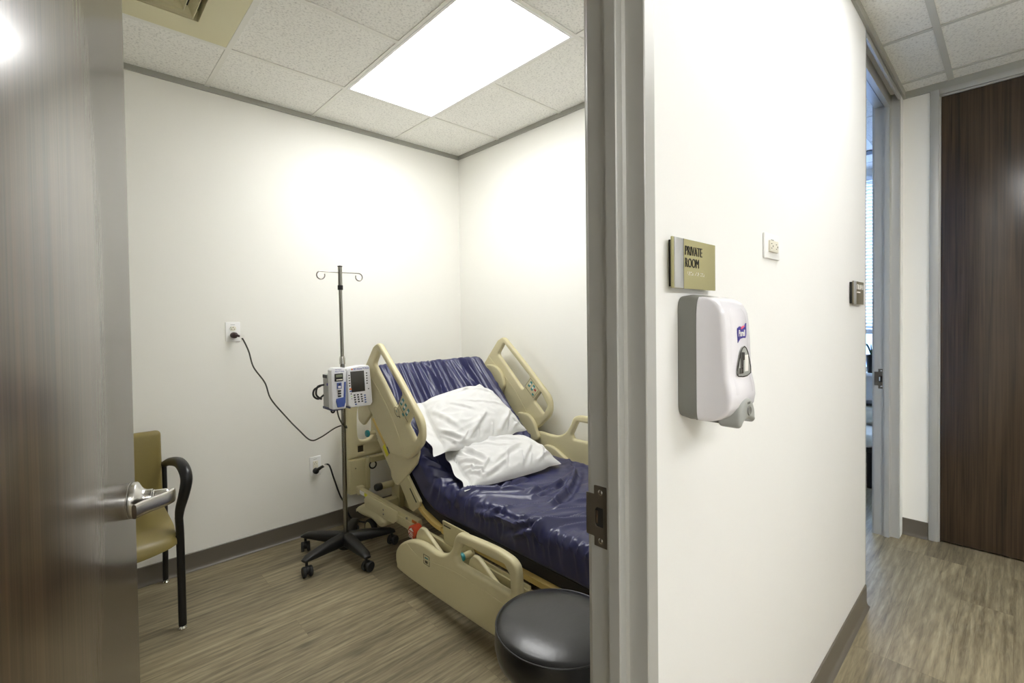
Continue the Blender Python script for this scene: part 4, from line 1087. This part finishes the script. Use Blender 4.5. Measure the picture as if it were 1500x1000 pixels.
box(b, 1.282, 1.2835, 1.958, 1.980, .207, .219); obj('printed_label', b, M['dkprint'], fl)
b = B(); box(b, 1.282, 1.2835, 1.955, 1.983, .229, .235); obj('teal_label_mark', b, M['tealp'], fl)
FRo = [(2.285, .40), (2.292, .56), (2.262, .632), (2.171, .646), (2.08, .642), (2.02, .646), (1.955, .676), (1.912, .73), (1.890, .775), (1.86, .797), (1.80, .804), (1.60, .800), (1.50, .792), (1.465, .765), (1.450, .66), (1.445, .42), (1.60, .36), (2.15, .36)]
FRs = [(v.x, v.y) for v in cr([(p[0], p[1], 0) for p in FRo], 5, True)]
FRW = [(v.x, v.y) for v in fillet([(1.852, .762), (1.900, .672), (1.888, .648), (1.498, .645), (1.500, .745), (1.53, .762)], .018, 5)]
plate('foot_siderail', [FRs, FRW], .040, .0145, 'X', 2.349, M['beige'], BED)
# fins between lowered rail and frame
for pts in ([(2.170, .10), (2.142, .271), (2.129, .300), (2.095, .333), (2.06, .332), (1.86, .230), (1.84, .15)], [(1.715, .14), (1.698, .287), (1.688, .315), (1.660, .342), (1.628, .340), (1.43, .235), (1.42, .15)]):
    plate('siderail_arm', [fillet(pts, [.02, .03, .03, .04, .05, .03, .02], 5)], .022, .008, 'X', 1.343, M['beige'], BED)
rail_box('frame_apron', 1.3885, 1.3975, 1.36, 1.95, .245, .300, M['beiged'], .002)
b = B(); lathe(b, [(.016, 0), (.016, .060)], (1.395, 1.742, .304), (-1, 0, 0), 18); obj('foot_release_stub', b, M['beiged'], BED)
b = B(); lathe(b, [(0, .074), (.016, .073), (.0185, .068), (.0185, .058), (.016, .056)], (1.395, 1.742, .304), (-1, 0, 0), 22); obj('release_knob', b, M['teal'], BED)
# emergency release handle
RX, RY, RZ = 1.325, 2.178, .279
b = B(); lathe(b, [(.014, 0), (.014, .03)], (1.39, RY, RZ), (-1, 0, 0), 16); lathe(b, [(0, .065), (.030, .064), (.035, .059), (.036, .040), (.034, .012), (.014, .010)], (1.39, RY, RZ), (-1, 0, 0), 32); rh = obj('red_release_handle', b, M['red'], BED)
b = text_bm('PULL', .0225, onXneg(RX - .0004, RY + .026, RZ - .010), .0004, .95); merge(b, text_bm('CPR', .0225, onXneg(RX - .0004, RY + .022, RZ - .029), .0004, .95)); obj('white_lettering', b, M['whitep'], rh)
b = B(); tri = ((RY + .020, RZ + .011), (RY - .003, RZ + .027), (RY - .024, RZ + .011)); vs = [b.verts.new((RX - .0008, y, z)) for y, z in tri] + [b.verts.new((RX + .0005, y, z)) for y, z in tri]
b.faces.new(vs[:3]); b.faces.new(vs[3:])
for k in range(3): b.faces.new((vs[k], vs[(k + 1) % 3], vs[3 + (k + 1) % 3], vs[3 + k]))
obj('white_arrow', b, M['whitep'], rh)
b = B(); box(b, 1.386, 1.3895, 1.19, 1.27, .245, .262, .001); obj('steel_catch', b, M['chrome'], BED)

# ------------------------------------------------------------------ pillows
def pillow(name, c4, nrm, T, open_end, seed, creases, label, sag=0.0):
    """c4: corners (left-top, right-top, right-bottom, left-bottom)"""
    NU, NV = 120, 84
    C4 = [np.array(c) for c in c4]; nr = np.array(nrm) / np.linalg.norm(nrm)
    U, V = np.meshgrid(np.linspace(0, 1, NU), np.linspace(0, 1, NV), indexing='ij')
    # edges pulled in between the corners
    ear = lambda q: .030 * (np.exp(-((q - .13) / .07) ** 2) + np.exp(-((q - .87) / .07) ** 2))
    pu = -.012 * (1 - (2 * V - 1) ** 2) + ear(V) * (.5 if open_end > .05 else 1); pv = -(.012 + .022 * V) * (1 - (2 * U - 1) ** 2) + ear(U)
    Ue = pu + U * (1 - 2 * pu); Ve = pv + V * (1 - 2 * pv)
    wts = [(1 - Ue) * (1 - Ve), Ue * (1 - Ve), Ue * Ve, (1 - Ue) * Ve]
    base = sum(w[..., None] * c for w, c in zip(wts, C4))
    uu = np.clip((U - open_end) / (1 - open_end), 0, 1)
    fx = 1 - np.abs(2 * uu - 1) ** 2.6; fy = 1 - np.abs(2 * V - 1) ** 2.4
    t = T * np.clip(fx * fy, 0, 1) ** .56
    d = np.zeros_like(t)
    for (u0, v0, u1, v1, a, w) in creases:
        dist, tt, sg = seg_dist(U, V * .7, (u0, v0 * .7), (u1, v1 * .7))
        tp_ = np.clip(np.minimum(tt, 1 - tt) * 4 + .15, 0, 1); sd = dist * sg
        d += a * tp_ * (np.exp(-(np.where(sd > 0, sd / (w * .6), sd / (w * 1.4))) ** 2) - .5 * np.exp(-((sd - 1.6 * w) / w) ** 2))
    nz = np.zeros_like(t)
    for i in range(NU):
        for j in range(NV):
            q = (U[i, j] * 4 + seed, V[i, j] * 3, seed * 1.7)
            nz[i, j] = noise.noise(q) * .010 + noise.noise((q[0] * 2.7 + q[1] * 2, q[1] * 2.4 - q[0], 3.3)) * .006 + abs(noise.noise((q[0] * 1.8, q[1] * 3.1, 9.1))) * -.008
    m_ = np.clip(t / T * 1.8, .12, 1)
    rim = np.clip(np.minimum(np.minimum(U, 1 - U), np.minimum(V, 1 - V)) * 12, 0, 1)
    flap = np.clip(1 - U / max(open_end, 1e-3), 0, 1) if open_end else 0
    top = base + nr * ((t * .80 + (d + nz) * m_ * rim + .0025 * rim + .008 * flap * np.sin(V * 17))[..., None])
    bot = base - nr * ((t * .05 + .0025 * rim - .008 * flap * np.sin(V * 17))[..., None])
    verts = np.concatenate([top.reshape(-1, 3), bot.reshape(-1, 3)]).tolist(); faces = []; off = NU * NV
    for i in range(NU - 1):
        for j in range(NV - 1):
            a = i * NV + j
            faces.append((a, a + 1, a + NV + 1, a + NV)); faces.append((off + a, off + a + NV, off + a + NV + 1, off + a + 1))
    loop = [i * NV for i in range(NU)] + [(NU - 1) * NV + j for j in range(1, NV)] + [i * NV + NV - 1 for i in range(NU - 2, -1, -1)] + [j for j in range(NV - 2, 0, -1)]
    for k in range(len(loop)):
        a, c = loop[k], loop[(k + 1) % len(loop)]
        faces.append((a, c, off + c, off + a))
    me = bpy.data.meshes.new(name); me.from_pydata(verts, [], faces)
    bm = bmesh.new(); bm.from_mesh(me); bmesh.ops.remove_doubles(bm, verts=bm.verts, dist=1e-5); bmesh.ops.recalc_face_normals(bm, faces=bm.faces); bm.to_mesh(me); bm.free(); me.update()
    o = mesh_obj(name, me, M['linen'], None, 80)
    return solo(o, label, 'pillow', 'pillows on the bed')
n43 = (0, -s43, c43)
cre1 = [(.02, .30, .16, .80, .010, .010), (.05, .60, .22, .99, .012, .012), (.20, .98, .34, .80, .010, .010), (.55, .98, .60, .80, .008, .010), (.88, .80, .99, .95, .012, .010), (.80, .10, .97, .02, .010, .012), (.3, .3, .5, .55, .006, .014), (.45, .35, .85, .55, .006, .014), (.02, .55, .30, .95, .016, .022), (.30, .92, .60, .62, .014, .022), (.10, .20, .28, .75, .010, .02), (.62, .95, .98, .62, .012, .018), (.5, .05, .95, .30, .008, .02), (.78, .98, .98, .86, .012, .014), (.35, .15, .8, .10, .007, .015), (.0, .35, .12, .9, .010, .014), (.40, .95, .48, .70, .010, .014), (.85, .1, .97, .5, .008, .014), (.70, .98, .85, .75, .010, .014), (.15, .9, .4, .98, .012, .014)]
pillow('pillow', [(1.503, 2.424, .911), (2.072, 2.484, .968), (2.140, 2.104, .701), (1.404, 2.066, .695)], n43, .125, .10, 1.0, cre1, 'upper white pillow leaning on the raised head of the bed')
cre2 = [(.03, .05, .14, .50, .012, .010), (.02, .55, .20, .90, .012, .010), (.12, .92, .30, .70, .012, .012), (.55, .98, .62, .70, .010, .012), (.62, .98, .72, .78, .008, .010), (.8, .95, .9, .7, .010, .010), (.2, .3, .6, .6, .008, .014), (.3, .1, .5, .35, .007, .014), (.05, .15, .28, .75, .014, .018), (.10, .05, .20, .55, .012, .014), (.02, .40, .22, .80, .012, .014), (.25, .85, .70, .55, .010, .02), (.55, .95, .80, .60, .010, .018), (.70, .95, .97, .80, .012, .016), (.35, .25, .75, .45, .008, .022), (.15, .95, .45, .80, .014, .018), (.80, .2, .95, .75, .008, .018), (.02, .9, .15, .7, .014, .012), (.4, .9, .5, .65, .010, .014), (.05, .7, .18, .95, .012, .012)]
pillow('pillow', [(1.555, 2.215, .690), (2.140, 2.165, .640), (2.085, 1.774, .570), (1.430, 1.840, .566)], (0, -.30, .95), .120, .06, 5.0, cre2, 'lower white pillow lying at the bend of the navy mattress')

# ------------------------------------------------------------------ stool
SX, SY, SZ = 1.070, .934, .490; SR = .185
t = thing('stool', (SX, SY, 0), 'round stool with a thick black vinyl seat beside the bed rail', 'stool')
b = B(); prof = [(0, .024)]
for k in range(1, 13):
    f = k / 12; prof.append((SR * .985 * f, .024 - .024 * f ** 3.2))
lathe(b, prof + [(SR, -.004), (SR, -.008)], (SX, SY, SZ), seg=72); top = obj('seat_cushion', b, M['vblack'], t, 50)
b = B(); lathe(b, [(SR - .002, -.006), (SR + .004, -.03), (SR + .005, -.06), (SR - .002, -.09), (SR - .016, -.108), (SR - .03, -.112), (0, -.112)], (SX, SY, SZ), seg=72); obj('seat_side_band', b, M['vblack'], t, 50)
b = B(); tube(b, [(SX + (SR + .0005) * math.cos(2 * PI * k / 90), SY + (SR + .0005) * math.sin(2 * PI * k / 90), SZ - .004) for k in range(90)], .0028, 8, closed=True); obj('welt_piping', b, M['vblack'], t)
b = B(); lathe(b, [(.05, 0), (.05, -.01), (.026, -.02), (.026, -.20), (.018, -.20), (.018, -.30)], (SX, SY, SZ - .112), seg=24); obj('gas_column', b, M['chrome'], t)
b = B(); lathe(b, [(.0, .055), (.04, .055), (.045, .07), (.035, .10), (.0, .105)], (SX, SY, 0), seg=24)
for k in range(5):
    a = 2 * PI * k / 5 + .3; u = Vector((math.cos(a), math.sin(a), 0)); tube(b, [Vector((SX, SY, .082)) + u * .02, Vector((SX, SY, .070)) + u * .12, Vector((SX, SY, .060)) + u * .20], .017, 12, radii=[.022, .018, .013])
obj('star_base', b, M['chrome'], t)
for k in range(5):
    a = 2 * PI * k / 5 + .3; p = Vector((SX + .195 * math.cos(a), SY + .195 * math.sin(a), .024)); ax = Vector((-math.sin(a), math.cos(a), 0))
    b = B(); lathe(b, [(0, -.018), (.02, -.018), (.024, -.014), (.024, .014), (.02, .018), (0, .018)], p, ax, 20); cyl(b, p + Vector((0, 0, .015)), p + Vector((0, 0, .04)), .006); obj('caster', b, M['rubber'], t)

# ------------------------------------------------------------------ hand sanitiser dispenser on the hallway wall
dx0, dx1, dz0, dz1 = .957, 1.096, 1.190, 1.456
t = thing('soap_dispenser', ((dx0 + dx1) / 2, WY, dz0), 'white and grey hand sanitizer dispenser on the hallway wall below the sign', 'dispenser')
def rrect(x0, x1, z0, z1, r, n=8):
    return fillet([(x0, z0), (x1, z0), (x1, z1), (x0, z1)], r, n)
def loft(bm, sections, cap0=True, cap1=True):
    rings = [[bm.verts.new(p) for p in s] for s in sections]; k = len(rings[0])
    for a, c in zip(rings, rings[1:]):
        for q in range(k): bm.faces.new((a[q], a[(q + 1) % k], c[(q + 1) % k], c[q]))
    if cap0: bm.faces.new(rings[0])
    if cap1: bm.faces.new(rings[-1][::-1])
def sec(y, x0, x1, z0, z1, r, tilt=0):
    return [(p.x, y + tilt * (p.y - (z0 + z1) / 2), p.y) for p in rrect(x0, x1, z0, z1, r)]
b = B(); loft(b, [sec(WY - .0005, dx0, dx1, dz0 + .004, dz1 - .002, .030), sec(WY - .020, dx0, dx1, dz0, dz1, .030), sec(WY - .040, dx0 + .0005, dx1 - .0005, dz0 + .001, dz1 - .004, .030)]); obj('back_plate', b, M['dispg'], t, 60)
xc_ = (dx0 + dx1) / 2
fprof = [(1.1925, .436, .010), (1.194, .418, .006), (1.199, .403, .003), (1.208, .391, .001), (1.224, .3815, 0), (1.242, .3785, 0), (1.262, .380, 0), (1.285, .3855, 0), (1.31, .3875, 0), (1.35, .389, 0), (1.39, .391, 0), (1.415, .394, .0005), (1.430, .400, .002), (1.440, .408, .005), (1.446, .419, .009), (1.450, .434, .013)]
def fy(z): return float(np.interp(z, [p[0] for p in fprof], [p[1] for p in fprof]))
def cover_ring(z, yf, ins):
    x0, x1 = dx0 + .0012 + ins, dx1 - .0012 - ins; yb = WY - .0402; r = min(.011, max(.004, (yb - yf) * .6))
    ring = [(x0, yb, z)]
    for k in range(7):
        a = PI + k / 6 * PI / 2; ring.append((x0 + r + r * math.cos(a), yf + r + r * math.sin(a), z))
    for k in range(1, 10):
        f = k / 10; ring.append((x0 + r + (x1 - x0 - 2 * r) * f, yf - .0035 * (1 - (2 * f - 1) ** 2), z))
    for k in range(7):
        a = 1.5 * PI + k / 6 * PI / 2; ring.append((x1 - r + r * math.cos(a), yf + r + r * math.sin(a), z))
    ring.append((x1, yb, z)); return ring
b = B(); loft(b, [cover_ring(*q) for q in [(1.1925, .436, .010)] + [(z, fy(z), float(np.interp(z, [p[0] for p in fprof], [p[2] for p in fprof]))) for z in np.linspace(1.194, 1.450, 44)]]); cv = obj('front_cover', b, M['dispw'], t, 60)
# slightly raised front panel line
b = B(); zs = np.linspace(1.250, 1.425, 20); secs = []
for z in zs:
    f = (z - zs[0]) / (zs[-1] - zs[0]); hw_ = .049 - .012 * max(0, (f - .85) / .15) ** 2; y_ = fy(z)
    ring = [(xc_ + hw_ * (-1 + 2 * k / 12), y_ - .0035 * (1 - (-1 + 2 * k / 12) ** 2) - .0016 * (1 - abs(-1 + 2 * k / 12) ** 6), z) for k in range(13)] + [(xc_ + hw_ * .95, y_ + .004, z), (xc_ - hw_ * .95, y_ + .004, z)]
    secs.append(ring)
loft(b, secs); obj('front_shield', b, M['dispw'], cv, 60)
# level window (arched, clear over a dark bag)
yfw = .3815; wx = xc_ + .003
arch = [(v.x, v.y) for v in cr([(wx - .034, 1.289, 0), (wx - .029, 1.312, 0), (wx - .016, 1.337, 0), (wx, 1.346, 0), (wx + .016, 1.337, 0), (wx + .029, 1.312, 0), (wx + .034, 1.289, 0), (wx, 1.284, 0)], 5, True)]
wnd = plate('level_window', [arch], .006, .001, 'Y', yfw + .0015, M['displ'], t)
for (x, z, w, h) in ((-.013, 1.318, .014, .034), (-.016, 1.297, .020, .012), (-.004, 1.326, .010, .016)):
    b = B(); box(b, wx + x - w / 2, wx + x + w / 2, yfw - .0024, yfw - .001, z - h / 2, z + h / 2, .0005); obj('sanitizer_bag', b, M['screen'], wnd)
b = B(); box(b, wx + .002, wx + .020, yfw - .0024, yfw - .001, 1.294, 1.328, .0005); obj('bag_label', b, M['whitep'], wnd)
b = B(); tube(b, [(x, yfw - .0015, z) for x, z in arch[::3]], .0013, 6, closed=True); obj('window_rim', b, M['screen'], wnd)
# logo flag
lx, lz = xc_ + .003, 1.374; yfl = fy(1.374) - .0062
fl_ = [(-.022, .010), (-.012, .014), (.004, .011), (.014, .013), (.022, .020), (.022, -.004), (.018, -.011), (.006, -.010), (-.010, -.012), (-.022, -.020)]
lg = plate('logo_flag', [[(lx + x, lz + z) for x, z in fl_]], .0020, .0003, 'Y', yfl + .0008, M['flag'], t)
b = text_bm('Purell', .0185, onY(lx - .0195, yfl - .0004, lz - .0065), .0003, .80, .0004); obj('white_lettering', b, M['whitep'], lg)
pts = [(v.x, v.y) for v in cr([(lx - .007, lz + .008, 0), (lx + .002, lz + .009, 0), (lx + .012, lz + .014, 0), (lx + .003, lz + .0145, 0), (lx - .005, lz + .012, 0)], 4, True)]
plate('pink_drop', [pts], .001, .0002, 'Y', yfl - .0004, M['drop'], lg)
# push bar
ol = [(v.x, v.y) for v in cr([(x + xc_, z, 0) for x, z in ((-.040, 1.200), (-.034, 1.220), (-.018, 1.236), (.004, 1.241), (.024, 1.235), (.038, 1.217), (.042, 1.197), (.037, 1.185), (.025, 1.190), (.002, 1.196), (-.020, 1.190), (-.032, 1.182), (-.040, 1.186))], 5, True)]
pb = plate('push_bar', [ol], .046, .009, 'Y', .3945, M['displ'], t)
b = B(); lathe(b, [(0, .0002), (.006, .0006), (.0085, .0022), (.0105, .0004)], (xc_ + .004, .3714, 1.214), (0, -1, 0), 20); obj('thumb_dimple', b, M['dispg'], pb)
b = text_bm('PUSH', .006, onY(xc_ - .004, .3712, 1.228), .0003); obj('embossed_word', b, M['dispg'], pb)
b = B(); box(b, xc_ - .03, xc_ + .03, WY - .08, WY - .02, dz0 - .004, dz0 + .004, .001); obj('nozzle_tray', b, M['dispg'], t)

# ------------------------------------------------------------------ signs
sx0, sx1, sz0, sz1 = .9065, 1.1085, 1.4685, 1.573; sy = WY - .016
t = thing('door_sign', ((sx0 + sx1) / 2, WY, sz0), 'olive tan sign reading private room with a silver left strip', 'sign')
b = B(); box(b, sx0, sx1, sy, sy + .004, sz0, sz1, .0006); obj('sign_plate', b, M['signt'], t)
b = B(); box(b, sx0 + .006, sx0 + .044, sy - .0016, sy + .001, sz0 + .0005, sz1 - .0005, .0004); obj('silver_strip', b, M['signs'], t)
b = B(); box(b, sx0 + .0445, sx0 + .0475, sy - .0006, sy + .001, sz0, sz1); obj('dark_groove', b, M['ink'], t)
b = B(); box(b, sx0 + .014, sx1 - .03, sy + .0042, WY - .0005, sz0 + .004, sz1 - .004); obj('backing_block', b, M['ink'], t)
b = text_bm('PRIVATE', .0285, onY(sx0 + .0520, sy - .0008, sz1 - .0335), .0006, .76, -.0002); merge(b, text_bm('ROOM', .0285, onY(sx0 + .0520, sy - .0008, sz1 - .0590), .0006, .76, -.0002)); obj('black_lettering', b, M['ink'], t)
b = B()
rb = random.Random(5); xx = sx0 + .058
for k in range(11):
    if k in (5, 8): xx += .005
    for i in range(2):
        for j in range(3):
            if rb.random() < .6:
                cyl(b, (xx + i * .0024, sy, sz1 - .069 - j * .0028), (xx + i * .0024, sy - .0009, sz1 - .069 - j * .0028), .0009, .0006, 8)
    xx += .0072
obj('braille_dots', b, M['whitep'], t)
qx0, qx1, qz0, qz1 = 2.485, 2.688, 1.454, 1.555
t = thing('door_sign', ((qx0 + qx1) / 2, WY, qz0), 'small dark taupe sign on the hallway wall beside the far doorway', 'sign')
b = B(); box(b, qx0, qx1, sy, sy + .004, qz0, qz1, .0006); obj('sign_plate', b, M['signd'], t)
b = B(); box(b, qx0 + .006, qx0 + .050, sy - .0016, sy + .001, qz0 + .0005, qz1 - .0005, .0004); obj('silver_strip', b, M['signs'], t)
b = B(); box(b, qx0 + .01, qx1 - .05, sy + .0042, WY - .0005, qz0 + .004, qz1 - .004); obj('backing_block', b, M['ink'], t)
b = B(); rb = random.Random(3)
for k in range(6):   # unreadably small white lettering: upright strokes with cross bars
    x = qx0 + .066 + k * .0215
    box(b, x, x + .005, sy - .001, sy + .0005, qz1 - .034, qz1 - .012)
    zb = rb.choice((-.016, -.024, -.034)); box(b, x, x + .014, sy - .001, sy + .0005, qz1 + zb, qz1 + zb + .004)
    if k % 2: box(b, x + .010, x + .014, sy - .001, sy + .0005, qz1 - .030, qz1 - .014)
for k in range(4):
    x = qx0 + .068 + k * .018; box(b, x, x + .009, sy - .001, sy + .0005, qz1 - .050, qz1 - .044)
obj('white_lettering', b, M['whitep'], t)

# ------------------------------------------------------------------ far exam room furniture glimpsed through the doorway
t = thing('potted_plant', (R2X - .03, .915, wz0), 'dark tapered planter with thin leaves on the far window sill', 'plant')
b = B(); lathe(b, [(0, 0), (.030, 0), (.045, .15), (.048, .15), (.048, .17), (.042, .17), (.040, .155), (0, .155)], (R2X - .035, .915, wz0 - .002), seg=24); obj('pot', b, M['black'], t)
for k in range(7):
    a = k * .9; b = B(); L_ = .12 + .02 * (k % 3)
    pts = cr([(R2X - .035, .915, wz0 + .15), (R2X - .035 - .012 * abs(math.cos(a)), .915 + .03 * math.sin(a), wz0 + .15 + L_ * .6), (R2X - .035 - .020 * abs(math.cos(a)), .915 + .07 * math.sin(a), wz0 + .15 + L_)], 5)
    tube(b, pts, .003, 6, radii=[.002 + .003 * math.sin(PI * i / 10) for i in range(11)], flat=.4); obj('leaf', b, M['leaf'], t)
t = thing('recliner', (5.05, 1.02, 0), 'cream padded recliner with dark frame glimpsed through the far doorway', 'chair')
b = B(); box(b, 5.18, 5.42, .74, 1.34, .43, .60, .05, 4); obj('armrest_pad', b, M['cream'], t)
b = B(); box(b, 4.72, 5.16, .76, 1.32, .33, .44, .045, 4); obj('seat_pad', b, M['cream'], t)
b = B(); box(b, 5.20, 5.40, .76, 1.32, .600, .625, .004); box(b, 4.74, 5.40, .78, 1.30, .295, .325, .004); obj('dark_frame', b, M['blackm'], t)
for x in (4.78, 5.36):
    for y in (.80, 1.28):
        b = B(); tube(b, [(x, y, 0), (x, y, .30)], .018, 12); obj('leg', b, M['blackm'], t)

# ------------------------------------------------------------------ world: hazy daylight outside the far window
w = bpy.data.worlds.new('World'); SC.world = w; w.use_nodes = True
nt = w.node_tree; bg = nt.nodes['Background']
bg.inputs['Strength'].default_value = 7.0
tc = nt.nodes.new('ShaderNodeTexCoord'); sxyz = nt.nodes.new('ShaderNodeSeparateXYZ'); nt.links.new(tc.outputs['Generated'], sxyz.inputs[0])
mr = nt.nodes.new('ShaderNodeMapRange'); mr.inputs['From Min'].default_value = -.06; mr.inputs['From Max'].default_value = .25
nt.links.new(sxyz.outputs['Z'], mr.inputs['Value'])
crp = nt.nodes.new('ShaderNodeValToRGB'); e = crp.color_ramp.elements
e[0].color = (.10, .17, .33, 1); e[0].position = .10; e[1].color = (.50, .68, 1.0, 1); e[1].position = .6
x = e.new(.2); x.color = (.36, .52, .85, 1)
nt.links.new(mr.outputs['Result'], crp.inputs['Fac'])
nt.links.new(crp.outputs['Color'], bg.inputs['Color'])

# ------------------------------------------------------------------ camera
cam = bpy.data.cameras.new('camera'); co_ = bpy.data.objects.new('camera', cam); COL.objects.link(co_)
cam.sensor_fit = 'HORIZONTAL'; cam.sensor_width = 36.0; cam.lens = 692.5 * 36 / 1500
cam.shift_x = (750 - 735.57) / 1500; cam.shift_y = (479.95 - 500) / 1500
cam.clip_start = .02; cam.clip_end = 200
r_ = Vector((0.73556582, -0.67733066, -0.01288837)); u_ = Vector((0.02157826, 0.00440994, 0.99975744)); f_ = Vector((0.67710952, 0.7356655, -0.01785942))
co_.matrix_world = Matrix(((r_.x, u_.x, -f_.x, 0), (r_.y, u_.y, -f_.y, 0), (r_.z, u_.z, -f_.z, CH), (0, 0, 0, 1)))
SC.camera = co_
SC.view_settings.view_transform = 'Standard'; SC.view_settings.look = 'None'; SC.view_settings.gamma = 1.0; SC.view_settings.use_curve_mapping = False
SC.view_settings.exposure = 1.05
SC.cycles.max_bounces = 10; SC.cycles.diffuse_bounces = 6; SC.cycles.glossy_bounces = 4
SC.cycles.use_denoising = True
SC.cycles.sample_clamp_indirect = 6.0
